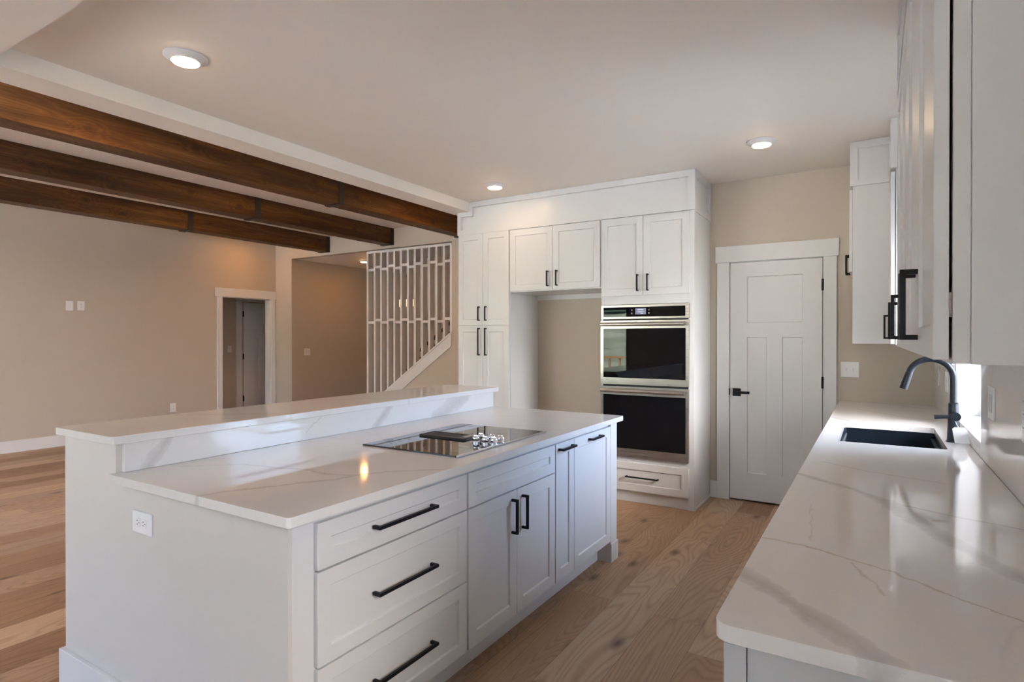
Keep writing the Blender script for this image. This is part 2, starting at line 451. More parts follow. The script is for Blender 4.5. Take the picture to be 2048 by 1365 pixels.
class MB:
    """collects pieces and links them as ONE mesh object"""

    def __init__(self):
        self.bm = bmesh.new()

    def box(self, x0, x1, y0, y1, z0, z1):
        x0, x1 = sorted((x0, x1))
        y0, y1 = sorted((y0, y1))
        z0, z1 = sorted((z0, z1))
        v = [self.bm.verts.new(p) for p in ((x0, y0, z0), (x1, y0, z0), (x1, y1, z0), (x0, y1, z0),
                                            (x0, y0, z1), (x1, y0, z1), (x1, y1, z1), (x0, y1, z1))]
        for f in ((0, 3, 2, 1), (4, 5, 6, 7), (0, 1, 5, 4), (1, 2, 6, 5), (2, 3, 7, 6), (3, 0, 4, 7)):
            self.bm.faces.new([v[i] for i in f])
        return self

    def prism(self, pts, d):
        """closed polygon (list of 3-D points) pushed along vector d"""
        d = Vector(d)
        a = [self.bm.verts.new(p) for p in pts]
        b = [self.bm.verts.new(Vector(p) + d) for p in pts]
        n = len(pts)
        self.bm.faces.new(a)
        self.bm.faces.new(b[::-1])
        for i in range(n):
            self.bm.faces.new((a[i], b[i], b[(i + 1) % n], a[(i + 1) % n]))
        return self

    def holed(self, outer, inner, z0, z1):
        """flat slab with a cut-out, both outlines as (x, y) loops"""
        bm = self.bm
        before = set(bm.faces)
        es = []
        for loop in (outer, inner):
            vs = [bm.verts.new((x, y, z0)) for x, y in loop]
            es += [bm.edges.new((vs[i], vs[(i + 1) % len(vs)])) for i in range(len(vs))]
        r = bmesh.ops.triangle_fill(bm, edges=es, use_beauty=True)
        fs = [g for g in r['geom'] if isinstance(g, bmesh.types.BMFace)]
        ex = bmesh.ops.extrude_face_region(bm, geom=fs)
        bmesh.ops.translate(bm, vec=(0, 0, z1 - z0), verts=[g for g in ex['geom'] if isinstance(g, bmesh.types.BMVert)])
        return self

    def lathe(self, prof, centre, axis='Z', n=32, cap=True):
        """profile [(radius, height)] turned about an axis through centre"""
        rings = []
        for r, h in prof:
            ring = []
            for i in range(n):
                a = 2 * PI * i / n
                u, w = r * math.cos(a), r * math.sin(a)
                p = {'Z': (u, w, h), 'Y': (u, h, w), 'X': (h, u, w)}[axis]
                ring.append(self.bm.verts.new(Vector(centre) + Vector(p)))
            rings.append(ring)
        for a, b in zip(rings, rings[1:]):
            for i in range(n):
                self.bm.faces.new((a[i], a[(i + 1) % n], b[(i + 1) % n], b[i]))
        if cap:
            self.bm.faces.new(rings[0][::-1])
            self.bm.faces.new(rings[-1])
        return self

    def tube(self, pts, rad, n=16, cap=True):
        pts = [Vector(p) for p in pts]
        if not isinstance(rad, (list, tuple)):
            rad = [rad] * len(pts)
        prev = None
        rings = []
        for i, p in enumerate(pts):
            t = (pts[min(i + 1, len(pts) - 1)] - pts[max(i - 1, 0)]).normalized()
            if prev is None:
                s = Vector((0, 1, 0)) if abs(t.y) < 0.9 else Vector((1, 0, 0))
                u = t.cross(s).normalized()
            else:
                u = (prev - t * prev.dot(t)).normalized()
            prev = u
            w = t.cross(u)
            rings.append([self.bm.verts.new(p + (u * math.cos(2 * PI * k / n) + w * math.sin(2 * PI * k / n)) * rad[i]) for k in range(n)])
        for a, b in zip(rings, rings[1:]):
            for i in range(n):
                self.bm.faces.new((a[i], a[(i + 1) % n], b[(i + 1) % n], b[i]))
        if cap:
            self.bm.faces.new(rings[0][::-1])
            self.bm.faces.new(rings[-1])
        return self

    def build(self, name, mat, parent=None, bevel=0.0, smooth=False, seg=2):
        bmesh.ops.recalc_face_normals(self.bm, faces=self.bm.faces)
        org = Vector((0, 0, 0))
        if parent is not None:
            org = world_loc(parent)
        else:
            co = [v.co for v in self.bm.verts]
            org = Vector(((min(c.x for c in co) + max(c.x for c in co)) / 2,
                          (min(c.y for c in co) + max(c.y for c in co)) / 2, min(c.z for c in co)))
        bmesh.ops.translate(self.bm, vec=-org, verts=self.bm.verts)
        me = bpy.data.meshes.new(name)
        self.bm.to_mesh(me)
        self.bm.free()
        me.materials.append(mat)
        if smooth:
            me.polygons.foreach_set('use_smooth', [True] * len(me.polygons))
        o = bpy.data.objects.new(name, me)
        C.objects.link(o)
        if parent is not None:
            o.parent = parent
        else:
            o.location = org
        if bevel:
            md = o.modifiers.new('bevel', 'BEVEL')
            md.width = bevel
            md.segments = seg
            md.limit_method = 'ANGLE'
            md.angle_limit = math.radians(40)
            md.harden_normals = False
        if smooth:
            try:
                md2 = o.modifiers.new('split', 'EDGE_SPLIT')
                md2.split_angle = math.radians(38)
            except Exception:
                pass
        return o


def world_loc(o):
    p = Vector((0, 0, 0))
    while o is not None:
        p += o.location
        o = o.parent
    return p


def tag(o, label=None, cat=None, group=None, kind=None):
    if label:
        o['label'] = label
    if cat:
        o['category'] = cat
    if group:
        o['group'] = group
    if kind:
        o['kind'] = kind
    return o


def thing(name, label, cat, loc, group=None, kind=None):
    o = bpy.data.objects.new(name, None)
    o.empty_display_size = 0.05
    C.objects.link(o)
    o.location = loc
    return tag(o, label, cat, group, kind)


def struct(name, mb, mat, label, cat, bevel=0.0):
    return tag(mb.build(name, mat, None, bevel), label, cat, None, 'structure')


class F:
    """a front plane: u runs along it, n points out of it, v is up"""

    def __init__(self, kind, at):
        # kind: '-y' faces the camera side, '+x' island front, '-x' right-hand run
        self.k, self.at = kind, at

    def p(self, u, n, v):
        if self.k == '-y':
            return Vector((u, self.at - n, v))
        if self.k == '+x':
            return Vector((self.at + n, u, v))
        return Vector((self.at - n, u, v))

    def box(self, mb, u0, u1, n0, n1, v0, v1):
        a, b = self.p(u0, n0, v0), self.p(u1, n1, v1)
        return mb.box(a.x, b.x, a.y, b.y, a.z, b.z)


def ring_face(mb, f, outer, inner, n_o, n_i):
    (a0, a1, b0, b1), (c0, c1, d0, d1) = outer, inner
    O = [mb.bm.verts.new(f.p(u, n_o, v)) for u, v in ((a0, b0), (a1, b0), (a1, b1), (a0, b1))]
    I = [mb.bm.verts.new(f.p(u, n_i, v)) for u, v in ((c0, d0), (c1, d0), (c1, d1), (c0, d1))]
    for i in range(4):
        j = (i + 1) % 4
        mb.bm.faces.new((O[i], O[j], I[j], I[i]))
    return O, I


def shaker(f, u0, u1, v0, v1, n0=0.0, t=0.02, rail=0.057, rec=0.008, mb=None, panels=None):
    """framed slab with one or more sunk flat panels, a closed solid"""
    mb = mb or MB()
    bm = mb.bm
    panels = panels or [(u0 + rail, u1 - rail, v0 + rail, v1 - rail)]
    us = sorted({u0, u1, *[p[0] for p in panels], *[p[1] for p in panels]})
    vs = sorted({v0, v1, *[p[2] for p in panels], *[p[3] for p in panels]})
    grid = {}

    def g(u, v, n):
        k = (round(u, 5), round(v, 5), round(n, 5))
        if k not in grid:
            grid[k] = bm.verts.new(f.p(u, n, v))
        return grid[k]

    ed = 0.004
    for ua, ub in zip(us, us[1:]):
        for va, vb in zip(vs, vs[1:]):
            cu, cv = (ua + ub) / 2, (va + vb) / 2
            if not any(p[0] < cu < p[1] and p[2] < cv < p[3] for p in panels):
                bm.faces.new((g(ua, va, n0 + t), g(ub, va, n0 + t), g(ub, vb, n0 + t), g(ua, vb, n0 + t)))
    for a0, a1, b0, b1 in panels:
        cu = sorted({a0, a1, *[u for u in us if a0 <= u <= a1]})
        cv = sorted({b0, b1, *[v for v in vs if b0 <= v <= b1]})
        loop = [(u, b0) for u in cu] + [(a1, v) for v in cv[1:]] + [(u, b1) for u in cu[::-1][1:]] + [(a0, v) for v in cv[::-1][1:-1]]
        top = [g(u, v, n0 + t) for u, v in loop]
        low = []
        for u, v in loop:
            uu = u + (ed if abs(u - a0) < 1e-6 else -ed if abs(u - a1) < 1e-6 else 0)
            vv = v + (ed if abs(v - b0) < 1e-6 else -ed if abs(v - b1) < 1e-6 else 0)
            low.append(bm.verts.new(f.p(uu, n0 + t - rec, vv)))
        for i in range(len(loop)):
            j = (i + 1) % len(loop)
            bm.faces.new((top[i], top[j], low[j], low[i]))
        bm.faces.new(low)
    per = [(u, v0) for u in us] + [(u1, v) for v in vs[1:]] + [(u, v1) for u in us[::-1][1:]] + [(u0, v) for v in vs[::-1][1:-1]]
    fr = [g(u, v, n0 + t) for u, v in per]
    bk = [bm.verts.new(f.p(u, n0, v)) for u, v in per]
    for i in range(len(per)):
        j = (i + 1) % len(per)
        bm.faces.new((fr[i], fr[j], bk[j], bk[i]))
    bm.faces.new(bk)
    return mb


def pull(f, axis, c, other, length, n0, parent, proj=0.034, w=0.0115, name='handle'):
    """square bar pull; axis 'u' lies along the front, 'v' stands upright"""
    s0, s1 = c - length / 2, c + length / 2
    prof = [(s0, 0), (s0, proj), (s1, proj), (s1, 0), (s1 - w, 0), (s1 - w, proj - w), (s0 + w, proj - w), (s0 + w, 0)]
    mb = MB()
    o0, o1 = other - w / 2, other + w / 2
    if axis == 'u':
        pts = [f.p(s, n0 + n, o0) for s, n in prof]
        d = f.p(0, 0, o1) - f.p(0, 0, o0)
    else:
        pts = [f.p(o0, n0 + n, s) for s, n in prof]
        d = f.p(o1, 0, 0) - f.p(o0, 0, 0)
    mb.prism(pts, d)
    return mb.build(name, BLACK, parent, 0.0012)


def rounded(x0, x1, y0, y1, r, n=6, corners=(1, 1, 1, 1)):
    out = []
    for k, (cx, cy, a0) in enumerate(((x1 - r, y1 - r, 0), (x0 + r, y1 - r, 90), (x0 + r, y0 + r, 180), (x1 - r, y0 + r, 270))):
        if corners[k]:
            for i in range(n + 1):
                a = math.radians(a0 + 90 * i / n)
                out.append((cx + r * math.cos(a), cy + r * math.sin(a)))
        else:
            out.append(((x1, y1), (x0, y1), (x0, y0), (x1, y0))[k])
    return out


# ------------------------------------------------------------------ measured layout (metres, camera foot at the origin)
ZC = 2.735        # kitchen ceiling
ZL = 3.03         # living-room ceiling
ZH = 2.642        # underside of the dropped headers
YB = 5.30         # wall behind the ovens
XR = 0.39         # wall on the right
XL = -8.9         # far wall on the left
YF = 6.58         # wall with the stairs
YR = -2.6         # wall behind the camera

# ------------------------------------------------------------------ shell
struct('floor', MB().box(-12.5, 0.55, YR - 0.15, 10.2, -0.08, 0.0), FLOOR, 'wide oak plank floor running through kitchen and living room', 'floor')
struct('ceiling_kitchen', MB().box(-3.65, 0.55, YR - 0.15, YB + 0.15, ZC, ZC + 0.1), CEIL, 'flat beige kitchen ceiling with round recessed lights', 'ceiling')
struct('ceiling_living', MB().box(XL - 0.15, -3.65, YR - 0.15, YF + 0.12, ZL, ZL + 0.1), CEIL, 'higher beige living room ceiling above the wooden beams', 'ceiling')
struct('ceiling_hall', MB().box(-12.5, -3.4, YF + 0.12, 10.2, 2.742, 2.84), CEIL, 'low ceiling of the hallway beside the stairs', 'ceiling')
struct('ceiling_back_hall', MB().box(-12.5, XL - 0.13, 4.4, YF + 0.12, 2.5, 2.6), CEIL, 'ceiling of the dim passage behind the open doorway', 'ceiling')
hd = MB()
hd.box(-3.65, -3.432, 1.035, YB, ZH, ZC)
hd.box(-3.65, -3.432, 1.035, YB, ZC, ZL + 0.1)
hd.box(-3.65, XR, YR, 1.035, ZH, ZC)
struct('trim_1', hd, CEIL, 'dropped beige ceiling header framing the kitchen', 'ceiling header')

# right wall with the sink window
WY0, WY1, WZ0, WZ1 = 3.08, 4.17, 0.953, 2.15
m = MB()
m.box(XR, 0.55, YR - 0.15, -0.02, 0, ZC)
m.box(XR, 0.55, -0.02, 0.65, 1.85, ZC)  # opening of the added side window
m.box(XR, 0.55, -0.02, 0.65, 0, 1.15)
m.box(XR, 0.55, 0.65, WY0, 0, ZC)
m.box(XR, 0.55, WY1, YB + 0.15, 0, ZC)
m.box(XR, 0.55, WY0, WY1, 0, WZ0 - 0.03)
m.box(XR, 0.55, WY0, WY1, WZ1, ZC)
struct('wall_right', m, WALL, 'beige wall on the right behind the sink counter', 'wall')
# back wall
m = MB()
m.box(-3.60, -1.08, YB, YB + 0.13, 0, ZC)
m.box(-1.08, -0.34, YB, YB + 0.13, 2.04, ZC)
m.box(-0.34, XR, YB, YB + 0.13, 0, ZC)
m.box(-3.65, -3.60, YB, YF, 0, ZL)
struct('wall_back', m, WALL, 'beige kitchen wall with the white pantry door', 'wall')
# left wall with doorway
DY0, DY1, DZ = 5.586, 6.474, 2.058
m = MB()
m.box(XL - 0.13, XL, YR - 0.15, DY0, 0, ZL)
m.box(XL - 0.13, XL, DY1, YF + 0.12, 0, ZL)
m.box(XL - 0.13, XL, DY0, DY1, DZ, ZL)
struct('wall_left', m, WALL, 'long beige living room wall on the left', 'wall')
# far wall: header over hallway and stairs, sloped infill below the stairs
sl = 0.7075


def skirt_top(x):
    return 1.477 + sl * (x + 5.049)


pts = [(XL, 0), (-8.475, 0), (-8.475, 2.742), (-5.049, 2.742), (-5.049, 1.40), (-6.98, 0.03), (-6.98, 0), (-3.65, 0), (-3.65, ZL), (XL, ZL)]
struct('wall_far', MB().prism([(x, YF, z) for x, z in pts], (0, 0.12, 0)), WALL, 'beige wall with the hallway opening and the stair screen', 'wall')
struct('wall_hall_left', MB().box(-8.6, -8.475, YF + 0.12, 10.1, 0, 2.742), WALL, 'hallway side wall lit warm by a recessed light', 'wall')
struct('wall_hall_end', MB().box(-8.475, -6.75, 9.6, 9.72, 0, 2.742), WALL, 'end wall of the hallway', 'wall')
struct('wall_stair', MB().box(-6.75, -3.4, 7.72, 7.84, 0, 2.742), WALL, 'wall behind the stairs seen through the slatted screen', 'wall')
m = MB()
m.box(-9.75, -9.62, 4.4, 6.40, 0, 2.5)
m.box(-9.75, -9.62, 7.22, 7.6, 0, 2.5)
m.box(-9.75, -9.62, 6.40, 7.22, 2.06, 2.5)
m.box(-9.75, XL - 0.13, 4.3, 4.42, 0, 2.5)
m.box(-9.75, -8.6, 7.5, 7.62, 0, 2.5)
m.box(-9.75, -8.6, YF + 0.12, 7.62, 2.5, 2.6)
m.box(-10.6, -9.75, 6.3, 6.4, 0, 2.5)
m.box(-10.6, -9.75, 7.22, 7.32, 0, 2.5)
m.box(-10.7, -10.6, 6.3, 7.32, 0, 2.5)
m.box(-10.7, -9.62, 6.3, 7.32, 2.5, 2.6)
struct('wall_passage', m, WALL, 'dim passage walls behind the open doorway', 'wall')
m = MB()
m.box(-6.75, -6.65, 7.84, 9.72, 0, 2.742)
m.box(-3.75, -3.65, YF + 0.12, 7.72, 0, 2.742)
struct('wall_stair_end', m, WALL, 'hidden end walls beyond the stairs', 'wall')
m = MB()
m.box(-1.5, 0.2, 6.2, 6.3, 0, ZC)
m.box(-1.5, -1.4, YB + 0.13, 6.2, 0, ZC)
m.box(0.1, 0.2, YB + 0.13, 6.2, 0, ZC)
m.box(-1.5, 0.2, YB + 0.13, 6.3, ZC, ZC + 0.1)
struct('wall_pantry', m, WALL, 'dark pantry room behind the white door', 'wall')
# wall behind the camera, with the glass door and openings of the added windows
m = MB()
m.box(XL - 0.15, -8.55, YR - 0.13, YR, 0, ZL)
m.box(-6.95, -5.9, YR - 0.13, YR, 0, ZL)
m.box(-8.55, -6.95, YR - 0.13, YR, 0, 0.8)
m.box(-8.55, -6.95, YR - 0.13, YR, 2.4, ZL)
m.box(-5.9, -4.5, YR - 0.13, YR, 2.08, ZL)
m.box(-4.5, -1.95, YR - 0.13, YR, 0, ZL)
m.box(-1.95, -1.25, YR - 0.13, YR, 0, 0.45)
m.box(-1.95, -1.25, YR - 0.13, YR, 2.05, ZL)
m.box(-1.25, 0.55, YR - 0.13, YR, 0, ZL)
struct('wall_rear', m, WALL, 'wall behind the camera with glass door and added window openings', 'wall')

# baseboards
m = MB().box(XL, XL + 0.016, YR, 5.50, 0, 0.144)
struct('baseboard_left', m, TRIM, 'tall white baseboard along the left wall', 'baseboard', 0.002)
m = MB().box(XL + 0.016, -8.475, YF - 0.016, YF, 0, 0.144).box(-6.98, -3.65, YF - 0.016, YF, 0, 0.144)
struct('baseboard_far', m, TRIM, 'white baseboard under the stair wall', 'baseboard', 0.002)
m = MB().box(-1.225, -1.167, YB - 0.016, YB, 0, 0.144)
struct('baseboard_back', m, TRIM, 'short white baseboard between oven cabinet and pantry door', 'baseboard', 0.002)
m = MB().box(-8.475, -8.46, YF + 0.12, 9.6, 0, 0.144)
struct('baseboard_hall', m, TRIM, 'white baseboard in the hallway', 'baseboard', 0.002)

# ------------------------------------------------------------------ pantry door in the back wall
f = F('-y', YB)
d = thing('door_1', 'white three panel craftsman door with black lever beside the oven cabinet', 'door', (-0.71, YB, 0), kind='structure')
cs = MB()
f.box(cs, -1.168, -1.066, 0, 0.02, 0, 2.036)
f.box(cs, -0.352, -0.258, 0, 0.02, 0, 2.036)
f.box(cs, -1.181, -0.242, 0, 0.026, 2.036, 2.175)
cs.build('door_casing', TRIM, d, 0.002)
jb = MB()
f.box(jb, -1.08, -1.063, -0.12, 0.0, 0, 2.04)
f.box(jb, -0.355, -0.34, -0.12, 0.0, 0, 2.04)
f.box(jb, -1.08, -0.34, -0.12, 0.0, 2.032, 2.04)
jb.build('door_jamb', TRIM, d)
sb = shaker(f, -1.059, -0.3585, 0.016, 2.028, -0.022, 0.035, rec=0.009,
            panels=[(-0.922, -0.500, 1.517, 1.907), (-0.922, -0.770, 0.244, 1.394), (-0.650, -0.500, 0.244, 1.394)])
sb.build('door_panel', TRIM, d, 0.0012)
for z0, z1 in ((1.767, 1.858), (0.986, 1.078), (0.20, 0.29)):
    MB().lathe([(0.008, z0), (0.008, z1)], (-0.356, YB - 0.024, 0), 'Z', 12).build('hinge', BLACK, d, smooth=True)
hs = MB()
f.box(hs, -1.037, -0.972, 0.013, 0.022, 0.892, 0.958)
hs.lathe([(0.011, -0.055), (0.011, -0.02)], (-1.0, YB, 0.925), 'Y', 14)
f.box(hs, -1.012, -0.897, 0.045, 0.06, 0.914, 0.937)
hs.build('door_handle', BLACK, d, 0.0015)
MB().box(-1.067, -1.0615, YB - 0.03, YB - 0.018, 0.90, 0.955).build('latch_plate', BLACK, d)

# doorway in the left wall and the door behind it
d = thing('door_2', 'open cased doorway with white trim in the left wall', 'doorway', (XL, 6.03, 0), kind='structure')
cs = MB()
cs.box(XL, XL + 0.02, 5.50, DY0, 0, DZ)
cs.box(XL, XL + 0.02, DY1, 6.564, 0, DZ)
cs.box(XL, XL + 0.026, 5.47, 6.574, DZ, 2.195)
cs.build('door_casing', TRIM, d, 0.002)
jb = MB()
jb.box(XL - 0.13, XL, DY0, DY0 + 0.012, 0, DZ)
jb.box(XL - 0.13, XL, DY1 - 0.012, DY1, 0, DZ)
jb.box(XL - 0.13, XL, DY0, DY1, DZ - 0.012, DZ)
jb.build('door_jamb', TRIM, d)
fx = F('+x', -9.62)
d = thing('door_3', 'shaded white panel door with black hinges seen through the doorway', 'door', (-9.62, 6.8, 0), kind='structure')
cs = MB()
fx.box(cs, 6.30, 6.415, 0, 0.02, 0, 2.04)
fx.box(cs, 7.215, 7.31, 0, 0.02, 0, 2.04)
fx.box(cs, 6.29, 7.32, 0, 0.025, 2.04, 2.17)
cs.build('door_casing', TRIM, d, 0.002)
shaker(fx, 6.445, 7.205, 0.012, 2.03, -0.03, 0.035, panels=[(6.56, 7.09, 1.52, 1.91), (6.56, 6.75, 0.24, 1.39), (6.89, 7.09, 0.24, 1.39)]).build('door_panel', TRIM, d, 0.0012)
for z in (0.31, 1.06, 1.82):
    MB().box(-9.626, -9.607, 6.405, 6.448, z - 0.05, z + 0.05).build('hinge', BLACK, d)
tag(MB().box(-9.62, -9.612, 6.14, 6.21, 1.14, 1.255).build('light_switch', PLATE, None, 0.001), 'small white switch plate in the dim passage behind the doorway', 'light switch')

# ------------------------------------------------------------------ windows
w = thing('window_1', 'bright window above the sink with a deep white sill', 'window', (0.5, 3.625, WZ0), kind='structure')
m = MB()
for y0, y1, z0, z1 in ((WY0, WY0 + 0.03, WZ0, WZ1), (WY1 - 0.03, WY1, WZ0, WZ1), (WY0, WY1, WZ0, WZ0 + 0.03), (WY0, WY1, WZ1 - 0.03, WZ1)):
    m.box(0.515, 0.545, y0, y1, z0, z1)
m.build('window_frame', VINYL, w, 0.002)
MB().box(0.528, 0.532, WY0 + 0.03, WY1 - 0.03, WZ0 + 0.03, WZ1 - 0.03).build('window_pane', PANE, w)
m = MB()
m.box(0.391, 0.515, WY0, WY0 + 0.012, WZ0, WZ1)
m.box(0.391, 0.515, WY1 - 0.012, WY1, WZ0, WZ1)
m.box(0.391, 0.515, WY0, WY1, WZ1 - 0.012, WZ1)
m.build('window_jamb', TRIM, w)
MB().box(0.372, 0.515, WY0 + 0.0005, WY1 - 0.0005, WZ0 - 0.03, WZ0).build('window_sill', QUARTZ, w, 0.002)

w = thing('window_2', 'sliding glass door behind the camera reflected in the oven glass', 'glass door', (-5.5, YR, 0), kind='structure')
m = MB()
for x0, x1, z0, z1 in ((-5.9, -5.82, 0, 2.08), (-4.58, -4.5, 0, 2.08), (-5.9, -4.5, 0, 0.07), (-5.9, -4.5, 2.0, 2.08)):
    m.box(x0, x1, YR - 0.09, YR - 0.03, z0, z1)
m.build('window_frame', BLKIRON, w)
MB().box(-5.82, -4.58, YR - 0.063, YR - 0.057, 0.07, 2.0).build('window_pane', PANE, w)
w = thing('fill_window_living', 'unseen living room window added behind the camera for more daylight', 'window', (-7.75, YR, 0.8), kind='structure')  # added to let more daylight into the living room and onto the ceiling
m = MB()
for x0, x1, z0, z1 in ((-8.55, -8.48, 0.8, 2.4), (-7.02, -6.95, 0.8, 2.4), (-8.55, -6.95, 0.8, 0.87), (-8.55, -6.95, 2.33, 2.4)):
    m.box(x0, x1, YR - 0.09, YR - 0.03, z0, z1)
m.build('window_frame', VINYL, w)
MB().box(-8.48, -7.02, YR - 0.063, YR - 0.057, 0.87, 2.33).build('window_pane', PANE, w)
w = thing('fill_window_rear', 'unseen kitchen window added straight behind the camera for more daylight', 'window', (-1.6, YR, 0.45), kind='structure')  # added and sized to light the aisle and the cabinet fronts
m = MB()
for x0, x1, z0, z1 in ((-1.95, -1.90, 0.45, 2.05), (-1.30, -1.25, 0.45, 2.05), (-1.95, -1.25, 0.45, 0.52), (-1.95, -1.25, 1.98, 2.05)):
    m.box(x0, x1, YR - 0.09, YR - 0.03, z0, z1)
m.build('window_frame', VINYL, w)
MB().box(-1.90, -1.30, YR - 0.063, YR - 0.057, 0.52, 1.98).build('window_pane', PANE, w)
w = thing('fill_window_side', 'unseen window added in the right wall beside the camera to light the island', 'window', (0.5, 0.35, 1.15), kind='structure')  # added and placed to light the island drawers
m = MB()
for y0, y1, z0, z1 in ((-0.02, 0.02, 1.15, 1.85), (0.61, 0.65, 1.15, 1.85), (-0.02, 0.65, 1.15, 1.19), (-0.02, 0.65, 1.81, 1.85)):
    m.box(0.48, 0.54, y0, y1, z0, z1)
m.build('window_frame', VINYL, w)
MB().box(0.507, 0.513, 0.02, 0.61, 1.19, 1.81).build('window_pane', PANE, w)

# ------------------------------------------------------------------ beams
bx = [(-4.745, 'front', 'nearest the kitchen ceiling header'), (-6.14, 'mid', 'middle one of the three'), (-7.53, 'far', 'nearest the left wall')]
for xr, _, where in bx:
    b = thing('ceiling_beam', 'dark stained ceiling beam with black straps, ' + where, 'wooden beam', (xr - 0.1, 2.0, 2.79), 'stained beams under the living room ceiling', 'thing')
    MB().box(xr - 0.205, xr, YR + 0.004, YF - 0.004, 2.79, ZL - 0.001).build('timber', BEAM, b, 0.004)
    for yc in (YF - 0.035, 4.30):
        s = MB()
        w_ = 0.03 if yc > 6 else 0.036
        t = 0.009
        s.box(xr + 0.0005, xr + t, yc - w_, yc + w_, 2.79 - t, ZL - 0.002)
        s.box(xr - 0.205 - t, xr - 0.2055, yc - w_, yc + w_, 2.79 - t, ZL - 0.002)
        s.box(xr - 0.205 - t, xr + t, yc - w_, yc + w_, 2.79 - t, 2.7895)
        s.build('steel_strap', BLKIRON, b, 0.001)

# ------------------------------------------------------------------ recessed lights


def downlight(x, y, z, label, mat, group, r=0.096):
    t = thing('recessed_light', label, 'ceiling light', (x, y, z), group)
    MB().lathe([(r, 0.0), (r, -0.006), (r * 0.92, -0.012), (r * 0.64, -0.026), (r * 0.63, -0.022), (r * 0.60, -0.018), (r * 0.5, -0.004)], (x, y, z - 0.0005), 'Z', 40, True).build('light_trim', TRIM, t, smooth=True)
    MB().lathe([(r * 0.625, -0.0265), (r * 0.60, -0.030), (r * 0.3, -0.0315), (0.001, -0.032)], (x, y, z), 'Z', 40, True).build('light_lens', mat, t, smooth=True)
    return t


G = 'recessed lights in the kitchen ceiling'
downlight(-2.815, 1.585, ZC, 'lit round recessed light over the near end of the island bar', LENS, G)
downlight(-2.848, 4.332, ZC, 'lit round recessed light in front of the tall pantry cabinet', LENS, G)
downlight(-0.666, 4.336, ZC, 'lit round recessed light in front of the white pantry door', LENS, G)
downlight(-0.666, -1.6, ZH, 'lit round recessed light behind the camera', LENS, G)
downlight(-7.60, 7.40, 2.742, 'lit round recessed light in the hallway ceiling next to the stair screen', LENS_L, 'recessed lights beyond the kitchen', 0.09)
for x, y, lb in ((-4.22, 2.0, 'recessed light hidden between header and nearest beam, near end'), (-4.22, 5.35, 'recessed light hidden between header and nearest beam, far end'),
                 (-5.5, 4.0, 'recessed light hidden above the gap between nearest and middle beam'), (-6.85, 4.2, 'recessed light hidden between the middle and far beam'),
                 (-8.33, 5.85, 'recessed light hidden above the far beam near the doorway')):
    downlight(x, y, ZL, lb, LENS_L, 'recessed lights beyond the kitchen', 0.09)

# ------------------------------------------------------------------ tall cabinets on the back wall
YFR = 4.765       # face frame
FB = F('-y', YFR)
DT = 0.02         # door thickness
YBK = YB - 0.002

# pantry
t = thing('pantry_cabinet', 'tall white pantry cabinet with four doors left of the fridge recess', 'cabinet', (-3.26, 5.03, 0))
m = MB().box(-3.566, -2.954, YFR, YBK, 0.10, 2.4135).box(-3.566, -2.954, YFR + 0.012, YBK, 0.0, 0.10)
m.build('carcass', CAB, t)
for (u0, u1, v0, v1, hc, hu, hl) in ((-3.557, -3.263, 1.513, 2.412, 1.627, -3.302, 0.14), (-3.260, -2.964, 1.513, 2.412, 1.627, -3.221, 0.14),
                                     (-3.557, -3.263, 0.108, 1.507, 1.352, -3.302, 0.268), (-3.260, -2.964, 0.108, 1.507, 1.352, -3.221, 0.268)):
    dr = shaker(FB, u0, u1, v0, v1).build('door', CAB, t, 0.0012)
    pull(FB, 'v', hc, hu, hl, DT, dr)
# bridge cabinet over fridge recess
t = thing('fridge_bridge_cabinet', 'white two door cabinet bridging the empty fridge recess', 'cabinet', (-2.49, 5.03, 1.82))
m = MB().box(-2.954, -2.026, YFR, YBK, 1.822, 2.4135)
m.build('carcass', CAB, t)
for u0, u1, hu in ((-2.950, -2.495, -2.541), (-2.492, -2.034, -2.448)):
    dr = shaker(FB, u0, u1, 1.83, 2.407).build('door', CAB, t, 0.0012)
    pull(FB, 'v', 1.931, hu, 0.14, DT, dr)
MB().box(-2.952, -2.028, YBK - 0.02, YBK, 1.775, 1.821).build('hanging_rail', CAB, t)
# oven cabinet
t = thing('oven_cabinet', 'tall white cabinet housing the double wall oven', 'cabinet', (-1.63, 5.03, 0))
m = MB()
m.box(-2.026, -2.012, YFR, YBK, 0.0, 2.4135)                     # sides
m.box(-1.275, -1.229, YFR, YBK, 0.0, 2.4135)
m.box(-2.012, -1.275, YFR, YBK, 1.672, 2.4135)                    # top box
m.box(-2.012, -1.275, YFR, YBK, 0.085, 0.378)                   # drawer box
m.box(-2.012, -1.275, YFR + 0.012, YBK, 0.0, 0.085)
m.box(-2.012, -1.275, YBK - 0.02, YBK, 0.378, 1.672)
m.build('carcass', CAB, t, 0.001)
for u0, u1, hu in ((-2.018, -1.648, -1.690), (-1.645, -1.264, -1.603)):
    dr = shaker(FB, u0, u1, 1.747, 2.405).build('door', CAB, t, 0.0012)
    pull(FB, 'v', 1.85, hu, 0.14, DT, dr)
dr = shaker(FB, -2.018, -1.268, 0.101, 0.338).build('drawer', CAB, t, 0.0012)
pull(FB, 'u', -1.65, 0.222, 0.28, DT, dr)
MB().box(-1.2285, -1.222, 4.778, YBK, 0.0, 0.018).build('shoe_moulding', TRIM, t)

